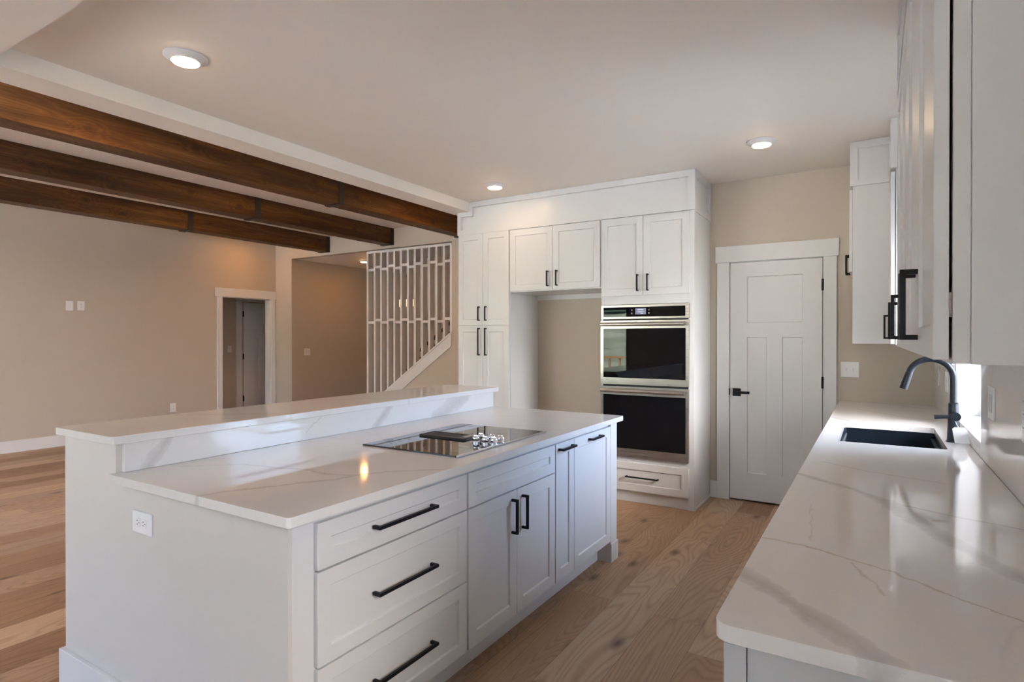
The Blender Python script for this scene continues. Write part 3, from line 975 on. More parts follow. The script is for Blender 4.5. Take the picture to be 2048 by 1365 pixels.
# soffit panels above them, stepped round the header
t = thing('soffit_panel', 'white panelled soffit closing the gap above the tall cabinets', 'soffit panel', (-2.4, 5.03, 2.43))
m = MB()
m.box(-3.429, -1.247, YFR + 0.012, YBK, 2.432, ZC - 0.002)
m.box(-3.566, -3.429, YFR + 0.012, YBK, 2.432, ZH - 0.002)
m.build('soffit_board', CAB, t)
m = MB()
for n0, n1, v0, v1, e in ((0.0, 0.022, 2.414, 2.462, 0.0), ):
    FB.box(m, -3.572, -1.222, -0.011, 0.018, v0, v1)
FB.box(m, -3.429, -1.222, -0.011, 0.018, 2.682, ZC - 0.002)          # top rail
FB.box(m, -3.429, -3.395, -0.011, 0.018, ZH - 0.05, 2.682)      # left step
FB.box(m, -3.572, -3.429, -0.011, 0.018, 2.596, ZH - 0.002)
FB.box(m, -3.572, -3.53, -0.011, 0.018, 2.462, 2.596)
FB.box(m, -1.275, -1.222, -0.011, 0.018, 2.462, 2.682)
# right-hand side
m.box(-1.2468, -1.222, YFR + 0.012, YBK, 2.682, ZC - 0.002)
m.box(-1.2468, -1.222, YFR + 0.012, YBK, 2.432, 2.462)
m.box(-1.228, -1.222, YFR + 0.012, YBK, 2.40, 2.4315)
m.box(-1.2468, -1.222, YFR + 0.012, YFR + 0.045, 2.462, 2.682)
m.box(-1.2468, -1.222, YBK - 0.05, YBK, 2.462, 2.682)
m.build('soffit_frame', CAB, t)

# double wall oven
FO = F('-y', 4.764)
t = thing('double_wall_oven', 'built in stainless double wall oven with black glass doors', 'oven', (-1.64, 4.9, 0.38))
MB().box(-2.008, -1.28, 4.768, 5.22, 0.385, 1.662).build('oven_body', GAPM, t)
m = MB()
FO.box(m, -2.021, -1.262, 0, 0.018, 1.548, 1.668)
cp = m.build('control_panel', STEEL, t, 0.002)
m = MB()
FO.box(m, -1.997, -1.295, 0.0182, 0.021, 1.566, 1.648)
m.build('panel_glass', BGLASS, cp)
m = MB()
FO.box(m, -1.712, -1.619, 0.0212, 0.0222, 1.585, 1.637)
m.build('display_screen', LCD, cp)
m = MB()
FO.box(m, -1.692, -1.640, 0.0223, 0.0226, 1.622, 1.629)
FO.box(m, -1.696, -1.636, 0.0223, 0.0226, 1.609, 1.612)
FO.box(m, -1.686, -1.646, 0.0223, 0.0226, 1.603, 1.606)
FO.box(m, -1.664, -1.642, 0.0223, 0.0226, 1.590, 1.595)
m.build('display_text', LCDTXT, cp)
for u in (-1.742, -1.594):
    m = MB()
    for v in (1.595, 1.622):
        FO.box(m, u - 0.004, u + 0.004, 0.0212, 0.0218, v - 0.006, v + 0.006)
    m.build('touch_icons', ICON, cp)


def oven_door(v0, v1, g0, g1, hv):
    m = MB()
    FO.box(m, -2.021, -1.997, 0, 0.024, v0, v1)
    FO.box(m, -1.291, -1.266, 0, 0.024, v0, v1)
    FO.box(m, -1.997, -1.291, 0, 0.024, v0, g0)
    FO.box(m, -1.997, -1.291, 0, 0.024, g1, v1)
    d = m.build('oven_door', STEEL, t)
    m = MB()
    FO.box(m, -1.997, -1.291, 0.004, 0.0225, g0, g1)
    m.build('door_glass', BGLASS, d)
    m = MB()
    m.lathe([(0.0165, -2.003), (0.0165, -1.288)], (0, 4.764 - 0.068, hv), 'X', 24)
    h = m.build('handle', STEEL, d, smooth=True)
    for u in (-1.985, -1.306):
        m = MB()
        FO.box(m, u - 0.011, u + 0.011, 0.0242, 0.056, hv - 0.012, hv + 0.012)
        m.build('handle_post', STEEL, h)
    return d


oven_door(0.994, 1.536, 1.050, 1.468, 1.503)
d2 = oven_door(0.384, 0.976, 0.455, 0.905, 0.944)
m = MB()
FO.box(m, -1.678, -1.602, 0.0242, 0.0248, 0.412, 0.418)
m.build('maker_plate', ICON, d2)

# ------------------------------------------------------------------ island
IX = -1.405        # island face frame
FI = F('+x', IX)
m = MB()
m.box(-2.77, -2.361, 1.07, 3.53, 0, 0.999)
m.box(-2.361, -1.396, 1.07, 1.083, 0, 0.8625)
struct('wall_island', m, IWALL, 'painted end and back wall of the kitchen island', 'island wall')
m = MB()
m.box(-2.787, -1.40, 1.052, 1.0698, 0, 0.14)
m.box(-2.787, -2.7702, 1.0698, 3.53, 0, 0.14)
struct('baseboard_island', m, TRIM, 'white baseboard round the foot of the island wall', 'baseboard', 0.002)


def island_unit(name, label, y0, y1):
    t = thing(name, label, 'cabinet', (-1.87, (y0 + y1) / 2, 0), 'base cabinets of the island')
    m = MB().box(-2.36, IX, y0, y1, 0.115, 0.8625).box(-2.36, -1.472, y0, y1, 0.0, 0.115)
    m.build('carcass', CAB, t)
    return t


t = island_unit('drawer_cabinet', 'white island cabinet with three drawers at the near end', 1.1585, 1.908)
for v0, v1 in ((0.703, 0.842), (0.416, 0.697), (0.131, 0.410)):
    dr = shaker(FI, 1.165, 1.903, v0, v1, rail=0.05).build('drawer', CAB, t, 0.0012)
    pull(FI, 'u', 1.535, (v0 + v1) / 2 + 0.0, 0.30, DT, dr)
t = island_unit('door_cabinet', 'white island cabinet with two doors under the cooktop', 1.9085, 2.667)
shaker(FI, 1.915, 2.662, 0.703, 0.842, rail=0.05).build('false_drawer', CAB, t, 0.0012)
for y0, y1, hy in ((1.915, 2.2875, 2.245), (2.2905, 2.662, 2.335)):
    dr = shaker(FI, y0, y1, 0.131, 0.697).build('door', CAB, t, 0.0012)
    pull(FI, 'v', 0.587, hy, 0.156, DT, dr)
t = island_unit('spice_pullout_cabinet', 'narrow white pull out cabinet between island doors and wide pull out', 2.6675, 2.8875)
dr = shaker(FI, 2.673, 2.885, 0.131, 0.842).build('pullout_front', CAB, t, 0.0012)
pull(FI, 'u', 2.778, 0.812, 0.16, DT, dr)
t = island_unit('waste_pullout_cabinet', 'wide white pull out cabinet at the far end of the island', 2.888, 3.404)
dr = shaker(FI, 2.8895, 3.400, 0.131, 0.842).build('pullout_front', CAB, t, 0.0012)
pull(FI, 'u', 3.150, 0.812, 0.16, DT, dr)
t = thing('corner_post', 'square white corner post with base block at the far end of the island', 'island post', (-1.43, 3.455, 0))
MB().box(-2.36, -1.386, 3.4045, 3.505, 0.115, 0.8625).build('post', CAB, t)
MB().box(-1.482, -1.379, 3.4045, 3.512, 0.0, 0.1145).build('base_block', CAB, t, 0.001)
tag(MB().box(-2.36, -1.396, 1.0835, 1.1580, 0.0, 0.8625).build('end_filler', CAB, None, 0.001), 'plain white upright filler strip at the near island corner', 'cabinet filler')

# worktop with cooktop cut-out
cx0, cx1, cy0, cy1 = -2.0, -1.455, 1.94, 2.70
m = MB().holed(rounded(-2.3605, -1.36, 1.045, 3.558, 0.012, 4, (1, 0, 0, 1)), [(cx0 + 0.02, cy0 + 0.02), (cx1 - 0.02, cy0 + 0.02), (cx1 - 0.02, cy1 - 0.02), (cx0 + 0.02, cy1 - 0.02)], 0.863, 0.893)
tag(m.build('countertop', QUARTZ_I, None, 0.003), 'veined white quartz worktop on the island around the cooktop', 'countertop')
tag(MB().box(-2.3605, -2.338, 1.088, 3.535, 0.8935, 0.999).build('upstand', QUARTZ_U, None, 0.0015), 'veined quartz riser between island worktop and raised bar', 'upstand')
m = MB().prism([(x, y, 1.0) for x, y in rounded(-2.797, -2.325, 1.042, 3.60, 0.02, 5)], (0, 0, 0.03))
tag(m.build('bar_top', QUARTZ_I, None, 0.003), 'long raised quartz bar top along the back of the island', 'bar top')

# cooktop
t = thing('cooktop', 'black glass downdraft electric cooktop set into the island worktop', 'cooktop', (-1.727, 2.32, 0.893))
m = MB().box(cx0 + 0.025, cx1 - 0.025, cy0 + 0.025, cy1 - 0.025, 0.8635, 0.8935)
m.build('burner_box', GAPM, t)
m = MB().holed([(cx0, cy0), (cx1 - 0.012, cy0), (cx1 - 0.012, cy1), (cx0, cy1)], [(-1.926, 2.255), (-1.66, 2.255), (-1.66, 2.365), (-1.926, 2.365)], 0.8935, 0.900)
m.build('cooktop_glass', COOKG, t, 0.001)
MB().box(cx1 - 0.012, cx1, cy0, cy1, 0.8935, 0.902).build('front_trim', STEEL, t, 0.002)
MB().box(cx0 - 0.003, cx0, cy0, cy1, 0.8935, 0.901).build('rear_trim', STEEL, t)
m = MB()
for a, b, c, e in ((-1.93, -1.656, 2.251, 2.264), (-1.93, -1.656, 2.356, 2.369), (-1.93, -1.917, 2.264, 2.356), (-1.70, -1.656, 2.264, 2.356)):
    m.box(a, b, c, e, 0.897, 0.909)
for i in range(15):
    x = -1.910 + i * 0.0142
    m.box(x, x + 0.006, 2.264, 2.356, 0.898, 0.907)
gr = m.build('vent_grille', BLKIRON, t, 0.0008)
MB().box(-1.694, -1.668, 2.285, 2.345, 0.9092, 0.9105).build('finger_lift', ICON, gr)
for ky, kx in ((2.236, -1.575), (2.300, -1.590), (2.236, -1.522), (2.298, -1.528), (2.240, -1.478), (2.292, -1.474)):
    k = MB().lathe([(0.0185, 0.0), (0.0185, 0.006), (0.013, 0.008), (0.0165, 0.012), (0.0175, 0.022), (0.0155, 0.028), (0.010, 0.031), (0.001, 0.0315)], (kx, ky, 0.9), 'Z', 20).build('knob', CHROME, t, smooth=True)
    MB().box(kx - 0.012, kx + 0.012, ky - 0.0035, ky + 0.0035, 0.9312, 0.936).build('knob_grip', CHROME, k, 0.001)
# burner markings printed on the glass
for bxx, byy, r in ((-1.62, 2.07, 0.10), (-1.86, 2.08, 0.075), (-1.86, 2.54, 0.10), (-1.62, 2.57, 0.075)):
    m = MB()
    for q in range(48):
        a0, a1 = 2 * PI * q / 48, 2 * PI * (q + 1) / 48
        P = [(bxx + rr * math.cos(a), byy + rr * math.sin(a), 0.9002) for rr, a in ((r, a0), (r + 0.002, a0), (r + 0.002, a1), (r, a1))]
        m.bm.faces.new([m.bm.verts.new(p) for p in P])
    m.build('burner_marking', ICON, t)


# ------------------------------------------------------------------ plates
def wall_plate(name, label, cat, f, u, v, w=0.072, h=0.116, style='toggle', gangs=1, horizontal=False, group=None):
    o = f.p(u, 0, v - h / 2)
    t = thing(name, label, cat, o, group)
    m = MB()
    f.box(m, u - w / 2, u + w / 2, 0.0005, 0.006, v - h / 2, v + h / 2)
    m.build('cover_plate', PLATE, t, 0.002)
    for g in range(gangs):
        gu = u + (g - (gangs - 1) / 2) * 0.046
        if style == 'toggle':
            m = MB()
            f.box(m, gu - 0.005, gu + 0.005, 0.0062, 0.0075, v - 0.0125, v + 0.0125)
            f.box(m, gu - 0.0035, gu + 0.0035, 0.0075, 0.014, v - 0.002, v + 0.009)
            m.build('toggle', PLATE2, t)
        elif style == 'rocker':
            m = MB()
            f.box(m, gu - 0.016, gu + 0.016, 0.0062, 0.0085, v - 0.033, v + 0.033)
            m.build('rocker', PLATE2, t, 0.001)
        elif style == 'blank':
            pass
        else:
            for s in (-1, 1):
                du, dv = (s * 0.0195, 0) if horizontal else (0, s * 0.0195)
                m = MB()
                c = f.p(gu + du, 0.0062, v + dv)
                pts = []
                for q in range(20):
                    a = 2 * PI * q / 20
                    uu, vv = 0.0172 * math.cos(a), 0.0172 * math.sin(a)
                    if horizontal:
                        uu = max(-0.0135, min(0.0135, uu))
                    else:
                        vv = max(-0.0135, min(0.0135, vv))
                    pts.append(f.p(gu + du + uu, 0.0062, v + dv + vv))
                m.prism(pts, f.p(0, 0.002, 0) - f.p(0, 0, 0))
                rc = m.build('receptacle', PLATE, t, 0.0004)
                m = MB()
                for a, b, ww, hh in ((-0.0045, 0.0065, 0.0025, 0.006), (-0.0045, -0.0065, 0.0025, 0.006), (0.007, 0, 0.005, 0.005)):
                    if not horizontal:
                        a, b, ww, hh = b, -a, hh / 2, ww * 2
                    else:
                        ww, hh = 0.006, 0.0025
                    f.box(m, gu + du + a - ww / 2, gu + du + a + ww / 2, 0.0083, 0.0086, v + dv + b - hh / 2, v + dv + b + hh / 2)
                m.build('slots', SLOT, rc)
    return t


wall_plate('power_outlet', 'white double socket outlet mounted sideways on the island end wall', 'power outlet', F('-y', 1.07), -2.17, 0.742, 0.125, 0.076, 'outlet', 1, True)
wall_plate('light_switch', 'white double toggle switch plate on the wall right of the pantry door', 'light switch', F('-y', YB), -0.168, 1.141, 0.124, 0.12, 'toggle', 2)
FL = F('+x', XL)
wall_plate('blank_plate', 'plain white wall plate high on the left wall, left one of two', 'wall plate', FL, 3.49, 1.808, 0.083, 0.125, 'blank')
wall_plate('media_outlet', 'white socket plate high on the left wall, right one of two', 'wall plate', FL, 3.62, 1.815, 0.083, 0.122, 'outlet')
wall_plate('power_outlet', 'white outlet low on the left wall just above the bar top', 'power outlet', FL, 4.81, 0.354, 0.085, 0.128, 'outlet')
wall_plate('light_switch', 'white switch plate on the hallway side wall beside the opening', 'light switch', F('+x', -8.475), 6.898, 1.149, 0.125, 0.12, 'rocker', 2)

# ------------------------------------------------------------------ stairs, skirt and slatted screen
t = thing('stair_screen', 'white slatted screen of upright bars closing the stairs', 'slatted screen', (-5.9, 6.6, 0.3), kind='thing')
y0, y1 = 6.582, 6.672
MB().box(-6.705, -5.055, y0 - 0.002, y1 + 0.002, 2.692, 2.726).build('top_rail', TRIM, t)
xs = [-6.687, -6.537, -6.402, -6.267, -6.132, -5.997, -5.862, -5.729, -5.595, -5.461, -5.327, -5.192, -5.066]
hw = 0.0175
for i, x in enumerate(xs):
    zb = max(0.0, skirt_top(x + hw) + 0.012)
    if i == 0:
        zb = 0.0
    pts = [(x - hw, y0, max(0.0, skirt_top(x - hw) + 0.0005) if i else 0.0), (x + hw, y0, max(0.0, skirt_top(x + hw) + 0.0005)), (x + hw, y0, 2.692), (x - hw, y0, 2.692)]
    MB().prism(pts, (0, y1 - y0, 0)).build('baluster', TRIM, t)
for i in range(12):
    a, b = xs[i] + hw, xs[i + 1] - hw
    for zc in ((2.438, 1.628), (2.477, 1.664))[i % 2]:
        if zc - 0.02 > skirt_top(b):
            MB().box(a + 0.0003, b - 0.0003, y0 + 0.006, y1 - 0.006, zc - 0.0185, zc + 0.0185).build('cross_block', TRIM, t)
xa, xb = -6.72, -5.049
sk = MB().prism([(xa, YF - 0.001, skirt_top(xa) - 0.20), (xb, YF - 0.001, skirt_top(xb) - 0.20), (xb, YF - 0.001, skirt_top(xb) - 0.03), (xa, YF - 0.001, skirt_top(xa) - 0.03)], (0, -0.02, 0))
sk.prism([(xa, YF - 0.001, skirt_top(xa) - 0.028), (xb - 0.0, YF - 0.001, skirt_top(xb) - 0.028), (xb, YF - 0.001, skirt_top(xb)), (xa, YF - 0.001, skirt_top(xa))], (0, -0.024, 0))
MB().prism([(xa, YF + 0.001, skirt_top(xa) - 0.028), (xb, YF + 0.001, skirt_top(xb) - 0.028), (xb, YF + 0.001, skirt_top(xb)), (xa, YF + 0.001, skirt_top(xa))], (0, 0.098, 0)).build('bottom_rail', TRIM, t)
tag(sk.build('stair_skirt', TRIM), 'sloping white skirt board under the slatted screen', 'stair skirt', None, 'thing')
t = thing('staircase', 'straight flight of stairs with dark wooden treads behind the slatted screen', 'stairs', (-5.8, 7.2, 0))
run, rise = 0.262, 0.185
m = MB()
n_st = 11
x_start = -7.05
P = [(x_start, 0)]
for i in range(n_st):
    P += [(x_start + run * i, rise * (i + 1) - 0.03), (x_start + run * (i + 1), rise * (i + 1) - 0.03)]
P += [(x_start + run * n_st, 0)]
MB().prism([(x, YF + 0.125, z) for x, z in P], (0, 1.0, 0)).build('stair_body', TRIM, t)
for i in range(n_st):
    MB().box(x_start + run * i - 0.025, x_start + run * (i + 1) - 0.0005, YF + 0.123, 7.71, rise * (i + 1) - 0.0295, rise * (i + 1)).build('tread', TREADM, t, 0.004)
# handrail on the far wall
t = thing('stair_handrail', 'dark wooden handrail on the wall behind the slatted screen', 'handrail', (-5.5, 7.68, 2.0))
MB().tube([(x_start + 0.5, 7.65, 1.18), (x_start + 3.2, 7.65, 1.18 + sl * 2.7)], 0.024, 12).build('rail', TREADM, t, smooth=True)
m = MB()
for k in (0.8, 1.8, 2.9):
    m.box(x_start + k - 0.01, x_start + k + 0.01, 7.65, 7.719, 1.18 + sl * (k - 0.5) - 0.03, 1.18 + sl * (k - 0.5) - 0.015)
m.build('rail_bracket', BLACK, t)
# wall light behind screen
t = thing('wall_light', 'wall light with three small glowing shades behind the slatted screen', 'wall light', (-6.86, 7.70, 1.95))
MB().box(-7.06, -6.66, 7.69, 7.719, 2.0, 2.06).build('back_plate', PLATE, t)
for x in (-7.02, -6.86, -6.70):
    MB().lathe([(0.03, 1.93), (0.04, 2.05)], (x, 7.64, 0), 'Z', 16).build('shade', SHADE, t, smooth=True)

# ------------------------------------------------------------------ right-hand run
XFR = -0.209
FRT = F('-x', XFR)


def base_unit(name, label, y0, y1, doors, top=0.8625, drawer=True):
    t = thing(name, label, 'cabinet', (0.1, (y0 + y1) / 2, 0), 'base cabinets under the sink counter')
    MB().box(XFR, XR - 0.004, y0, y1, 0.115, top).box(XFR + 0.07, XR - 0.004, y0, y1, 0, 0.115).build('carcass', CAB, t)
    n = len(doors) - 1
    for i in range(n):
        a, b = doors[i] + 0.0015, doors[i + 1] - 0.0015
        if drawer:
            dr = shaker(FRT, a, b, 0.703, 0.842, rail=0.045).build('drawer', CAB, t, 0.0012)
            pull(FRT, 'u', (a + b) / 2, 0.772, 0.16, DT, dr)
        dr = shaker(FRT, a, b, 0.131, 0.697 if drawer else 0.842).build('door', CAB, t, 0.0012)
        pull(FRT, 'v', 0.59, (b - 0.045) if i % 2 == 0 else (a + 0.045), 0.156, DT, dr)
    return t


t = base_unit('base_cabinet', 'white base cabinet with panelled end at the near end of the sink counter', 1.0855, 1.95, (1.089, 1.52, 1.947), 0.8625, False)
m = MB()
m.box(-0.208, -0.189, 1.0785, 1.0852, 0, 0.8625)
m.box(-0.187, XR - 0.004, 1.0815, 1.0852, 0, 0.8625)
m.build('end_panel', CAB, t)
base_unit('base_cabinet', 'white base cabinet between the near end unit and the sink', 1.9505, 3.05, (1.954, 2.5, 3.046))
base_unit('sink_base_cabinet', 'white two door cabinet below the black sink', 3.0505, 4.05, (3.054, 3.55, 4.046), 0.62, False)
base_unit('base_cabinet', 'white base cabinet between the sink and the back wall', 4.0505, YB - 0.004, (4.054, 4.66, 5.29))

sx0, sx1, sy0, sy1 = -0.151, 0.275, 3.222, 3.962
m = MB().holed(rounded(-0.239, 0.3715, 1.05, YB - 0.001, 0.03, 6, (0, 0, 1, 0)), rounded(sx0, sx1, sy0, sy1, 0.015, 4), 0.863, 0.893)
tag(m.build('countertop', QUARTZ, None, 0.004), 'veined white quartz worktop with sink cut-out along the right wall', 'countertop')

# backsplash
tag(MB().box(0.372, XR - 0.0005, 0.98, WY0 - 0.001, 0.8935, 1.343).build('backsplash', QUARTZ, None, 0.001), 'veined quartz backsplash below the near wall cabinets', 'backsplash', 'quartz backsplash slabs')
tag(MB().box(0.372, XR - 0.0005, WY0 - 0.0005, WY1 + 0.0005, 0.8935, WZ0 - 0.0305).build('backsplash', QUARTZ, None, 0.0005), 'low quartz backsplash strip below the sink window', 'backsplash', 'quartz backsplash slabs')
tag(MB().box(0.372, XR - 0.0005, WY1 + 0.001, YB - 0.001, 0.8935, 1.348).build('backsplash', QUARTZ, None, 0.001), 'veined quartz backsplash between sink window and back wall', 'backsplash', 'quartz backsplash slabs')
FS = F('-x', 0.3718)
wall_plate('power_outlet', 'white double gang outlet plate on the backsplash right of the window', 'power outlet', FS, 2.80, 1.143, 0.125, 0.12, 'rocker', 2)
wall_plate('power_outlet', 'white outlet plate on the backsplash at the right edge of the photo', 'power outlet', FS, 2.215, 1.142, 0.076, 0.12, 'outlet')
wall_plate('power_outlet', 'white outlet plate on the far backsplash just left of the faucet neck', 'power outlet', FS, 4.42, 1.12, 0.125, 0.125, 'rocker', 2)
wall_plate('power_outlet', 'white outlet plate on the far backsplash nearest the room corner', 'power outlet', FS, 4.93, 1.12, 0.08, 0.125, 'rocker', 1)

# sink
t = thing('kitchen_sink', 'black undermount rectangular sink in the right worktop', 'sink', (0.06, 3.59, 0.64))
bz = 0.64
m = MB()
o_, i_ = rounded(sx0 - 0.02, sx1 + 0.02, sy0 - 0.02, sy1 + 0.02, 0.03, 5), rounded(sx0 - 0.004, sx1 + 0.004, sy0 - 0.004, sy1 + 0.004, 0.022, 5)
n = len(o_)
vo_t = [m.bm.verts.new((x, y, 0.8625)) for x, y in o_]
vi_t = [m.bm.verts.new((x, y, 0.8625)) for x, y in i_]
vi_b = [m.bm.verts.new((x, y, bz + 0.012)) for x, y in i_]
vo_b = [m.bm.verts.new((x, y, bz)) for x, y in o_]
for i in range(n):
    j = (i + 1) % n
    m.bm.faces.new((vo_t[i], vo_t[j], vi_t[j], vi_t[i]))
    m.bm.faces.new((vi_t[i], vi_t[j], vi_b[j], vi_b[i]))
    m.bm.faces.new((vo_t[i], vo_b[i], vo_b[j], vo_t[j]))
m.bm.faces.new(vi_b)
m.bm.faces.new(vo_b[::-1])
m.build('basin', SINKM, t, smooth=True)
m = MB()
m.box(sx1 - 0.014, sx1 + 0.003, sy0, sy1, 0.822, 0.832)
m.build('ledge', SINKM, t, 0.002)
MB().box(sx0 - 0.003, sx0 + 0.014, sy0, sy1, 0.822, 0.832).build('ledge', SINKM, t, 0.002)
MB().lathe([(0.045, bz + 0.0125), (0.045, bz + 0.016), (0.03, bz + 0.016), (0.028, bz + 0.013)], (0.06, 3.65, 0), 'Z', 24).build('drain', BLACK, t, smooth=True)

# faucet
fx_, fy_ = 0.317, 3.475
t = thing('kitchen_faucet', 'matte black gooseneck pull down faucet behind the sink', 'faucet', (fx_, fy_, 0.8935))
MB().lathe([(0.030, 0.8935), (0.030, 0.898), (0.026, 0.900), (0.0215, 1.03), (0.0205, 1.075), (0.0175, 1.078), (0.0155, 1.08)], (fx_, fy_, 0), 'Z', 28).build('faucet_body', FAUC, t, smooth=True)
pts = [(fx_, fy_, 1.075), (fx_, fy_, 1.12), (fx_, fy_, 1.17)]
R, cxx, czz = 0.0885, fx_ - 0.0885, 1.195
for i in range(0, 19):
    a = math.radians(-2 + i * 9.2)
    pts.append((cxx + R * math.cos(a), fy_, czz + R * math.sin(a) * 1.02))
ex, ez = pts[-1][0], pts[-1][2]
MB().tube(pts, 0.0148, 20).build('spout', FAUC, t, smooth=True)
dx, dz = -0.016, -0.052
hd_ = MB().tube([(ex, fy_, ez), (ex + dx * 0.3, fy_, ez + dz * 0.3), (ex + dx, fy_, ez + dz), (ex + dx * 1.6, fy_, ez + dz * 1.6)], [0.0150, 0.0165, 0.0172, 0.0172], 20).build('spray_head', FAUC, t, smooth=True)
m = MB()
for k in (0.75, 1.15):
    m.lathe([(0.006, -0.024), (0.006, -0.015)], (ex + dx * k, fy_, ez + dz * k), 'X', 12)
m.build('spray_button', STEEL, hd_, smooth=True)
hub = MB().lathe([(0.0195, -0.054), (0.0205, -0.050), (0.0205, -0.012), (0.019, 0.0)], (fx_ + 0.004, fy_, 1.018), 'Y', 28).build('valve_hub', FAUC, t, smooth=True)
MB().tube([(fx_ - 0.01, fy_ - 0.040, 1.016), (fx_ - 0.045, fy_ - 0.042, 1.014), (fx_ - 0.078, fy_ - 0.044, 1.011)], [0.0085, 0.0095, 0.0105], 16).build('lever', FAUC, hub, smooth=True)
# hang tag
t = thing('hang_tag', 'blank white paper tag hanging from the black faucet', 'tag', (fx_ + 0.02, fy_ - 0.07, 0.8935))
ty = fy_ - 0.068
tx = fx_ + 0.016
P = [(tx - 0.016, ty + 0.01, 0.897), (tx + 0.040, ty - 0.004, 0.899), (tx + 0.028, ty - 0.002, 0.962), (tx + 0.020, ty, 0.972), (tx - 0.018, ty + 0.008, 0.971), (tx - 0.026, ty + 0.01, 0.962)]
MB().prism(P, (0.0004, 0.0012, 0)).build('card', TAGM, t)
MB().tube([(tx - 0.002, ty + 0.004, 0.969), (tx - 0.010, ty + 0.006, 0.985), (tx - 0.012, fy_ - 0.032, 0.9965)], 0.0009, 6).build('string', TAGM, t)

# ------------------------------------------------------------------ wall cabinets on the right
XC = 0.1065
FW = F('-x', XC - 0.0045)
DTW = 0.0215
CB, CT = 1.344, 2.43
HZ = 1.4605


def wall_unit(label, y0, y1, doors, x0=XC):
    t = thing('wall_cabinet', label, 'cabinet', (0.25, (y0 + y1) / 2, CB), 'white wall cabinets on the right')
    m = MB().box(x0, XR - 0.001, y0, y1, CB, CT)
    m.build('carcass', CAB, t)
    for a, b, hy in doors:
        dr = shaker(FW, a, b, CB + 0.006, 2.408, 0, DTW).build('door', CAB, t, 0.0012)
        pull(FW, 'v', HZ, hy, 0.158, DTW, dr)
    return t


t = wall_unit('white wall cabinet nearest the camera with two doors and black bar handles', 1.1865, 2.10, ((1.187, 1.630, 1.590), (1.634, 2.098, 1.682)))
MB().box(XC + 0.0005, XC + 0.0225, 1.1835, 1.1863, CB, CT).build('frame_edge', CAB, t)
MB().box(XC + 0.0245, XR - 0.001, 1.1835, 1.1863, CB - 0.001, CT).build('end_panel', CAB, t)
m = MB()
for z in (1.44, 2.32):
    m.box(XC - 0.0042, XC - 0.0005, 1.19, 1.20, z - 0.02, z + 0.02)
m.build('hinge', STEEL, t)
wall_unit('white wall cabinet between the nearest wall cabinet and the sink window', 2.1005, 3.06, ((2.103, 2.535, 2.49), (2.539, 3.058, 3.005)))
wall_unit('white single door wall cabinet beyond the sink window', 4.30, 4.678, ((4.302, 4.672, 4.63),))

# microwave cabinet
t = thing('microwave_cabinet', 'deep white cabinet with open niche in the far right corner', 'cabinet', (0.12, 4.98, 1.349))
MX = -0.133
m = MB()
m.box(MX, XR - 0.001, 4.6785, 4.70, 1.349, CT)
m.box(MX, XR - 0.001, YBK - 0.02, YBK, 1.349, CT)
m.box(MX, XR - 0.001, 4.70, YBK - 0.02, 1.349, 1.375)
m.box(MX, XR - 0.001, 4.70, YBK - 0.02, 1.83, CT)
m.box(XR - 0.02, XR - 0.001, 4.70, YBK - 0.02, 1.375, 1.83)
m.build('carcass', CAB, t)
FM = F('-x', MX - 0.001)
for a, b, hy in ((4.681, 4.986, 4.945), (4.989, 5.295, 5.03)):
    dr = shaker(FM, a, b, 1.845, 2.407).build('door', CAB, t, 0.0012)
    pull(FM, 'v', 1.923, hy, 0.14, DT, dr)

# their soffits


def soffit(label, x0, y0, y1, panel=None):
    t = thing('soffit_panel', label, 'soffit panel', (0.2, (y0 + y1) / 2, CT))
    m = MB()
    m.box(x0 + 0.008, XR - 0.001, y0 + 0.008, y1 - (0.008 if y1 < 5 else 0.0), CT + 0.0005, ZC - 0.002)
    m.build('soffit_board', CAB, t)
    m = MB()
    for z0, z1 in ((2.415, 2.465), (2.685, ZC - 0.002)):
        zz = max(z0, CT + 0.0005)
        m.box(x0, x0 + 0.0078, y0, y1, zz, z1)
        m.box(x0 + 0.0078, XR - 0.001, y0, y0 + 0.0078, zz, z1)
    for a, b in ((x0 + 0.0078, x0 + 0.045), (XR - 0.16 if x0 < 0 else XR - 0.05, XR - 0.001)):
        m.box(a, b, y0, y0 + 0.0078, 2.465, 2.685)
    m.box(x0, x0 + 0.0078, y0, y0 + 0.045, 2.465, 2.685)
    m.box(x0, x0 + 0.0078, y1 - 0.045, y1, 2.465, 2.685)
    if y1 < 5:
        m.box(x0 + 0.0078, XR - 0.001, y1 - 0.0078, y1, CT + 0.0005, ZC - 0.002)
    m.build('soffit_frame', CAB, t)


soffit('white soffit panel above the near wall cabinets', 0.078, 1.175, 3.072)
soffit('white soffit panel above the single door wall cabinet', 0.078, 4.292, 4.668)
soffit('white soffit panel above the deep corner cabinet', -0.150, 4.672, YBK)

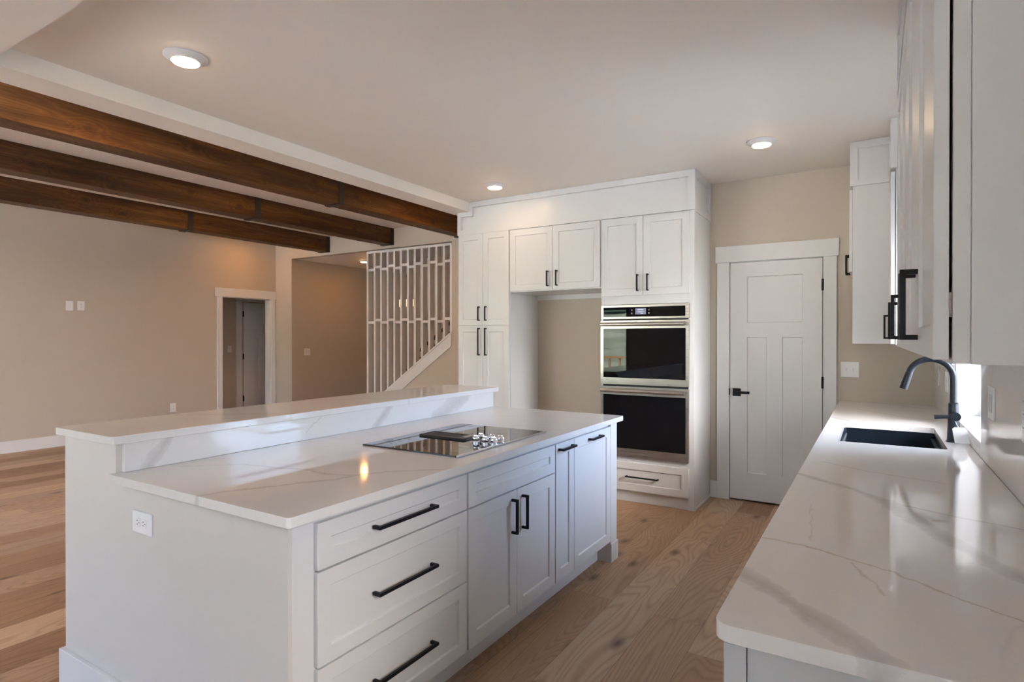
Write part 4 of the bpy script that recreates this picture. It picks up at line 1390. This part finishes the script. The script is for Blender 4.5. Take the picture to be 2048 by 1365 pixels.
# ------------------------------------------------------------------ outside: hillside and deck seen in the oven glass, side ground added
bm = bmesh.new()
nx, ny = 50, 40
random.seed(4)
gv = []
for j in range(ny + 1):
    for i in range(nx + 1):
        x = -45 + 90 * i / nx
        y = YR - 0.5 - 55 * (j / ny) ** 1.3
        h = -0.45
        dd = -(y - YR)
        if dd > 6:
            h += (dd - 6) * 0.16 * (1 - math.exp(-(dd - 6) / 12)) + 0.25 * math.sin(x * 0.35 + y * 0.2) * min(1, (dd - 6) / 10)
        gv.append(bm.verts.new((x, y, h)))
for j in range(ny):
    for i in range(nx):
        a = j * (nx + 1) + i
        bm.faces.new((gv[a], gv[a + 1], gv[a + nx + 2], gv[a + nx + 1]))
m = MB()
m.bm.free()
m.bm = bm
o = m.build('hill', GRASS, None, smooth=True)
tag(o, 'dry grassy hillside outside the glass door', 'hillside', None, 'structure')
tag(MB().box(0.58, 60, YR - 0.45, 60, -0.6, -0.45).build('added_side_ground', SIDE_GROUND), 'unseen dark ground added outside the right windows to curb upward bounce', 'yard', None, 'structure')  # added dark ground, keeps light from rising through the right windows
random.seed(8)
for x, y, h in ((-18.5, -38, 5.5), (-22.5, -40, 6.5), (-26.0, -41, 7.0), (-14.0, -42, 6.0)):
    t = thing('conifer_tree', 'dark conifer on the hillside outside, reflected in the upper oven glass', 'tree', (x, y, 2.6), 'conifers on the hill')
    MB().lathe([(0.16, 2.0), (0.10, 4.5)], (x, y, 0), 'Z', 8).build('trunk', BARK, t)
    m = MB()
    prof = []
    L_ = 7
    for q in range(L_):
        r = 1.5 * (1 - q / L_) + 0.15
        z = 3.6 + h * q / L_
        prof += [(r, z), (r * 0.55, z + h / L_ * 0.9)]
    prof.append((0.02, 3.6 + h))
    m.lathe(prof, (x, y, 0), 'Z', 14)
    for v in m.bm.verts:
        v.co.x += random.uniform(-0.12, 0.12)
        v.co.y += random.uniform(-0.12, 0.12)
    m.build('foliage', CONIF, t)
t = thing('deck_railing', 'brown wooden deck railing outside the glass door', 'railing', (-6.5, -5.6, -0.1))
m = MB().box(-10.5, -2.8, -5.64, -5.56, 0.84, 0.90)
m.build('top_rail', DECK, t)
for i in range(26):
    x = -10.4 + i * 0.3
    MB().box(x, x + 0.05, -5.62, -5.58, -0.1, 0.84).build('baluster', DECK, t)
tag(MB().box(-10.5, -2.8, -5.7, YR - 0.16, -0.2, -0.1).build('deck', DECK), 'wooden deck outside the glass door', 'deck', None, 'structure')
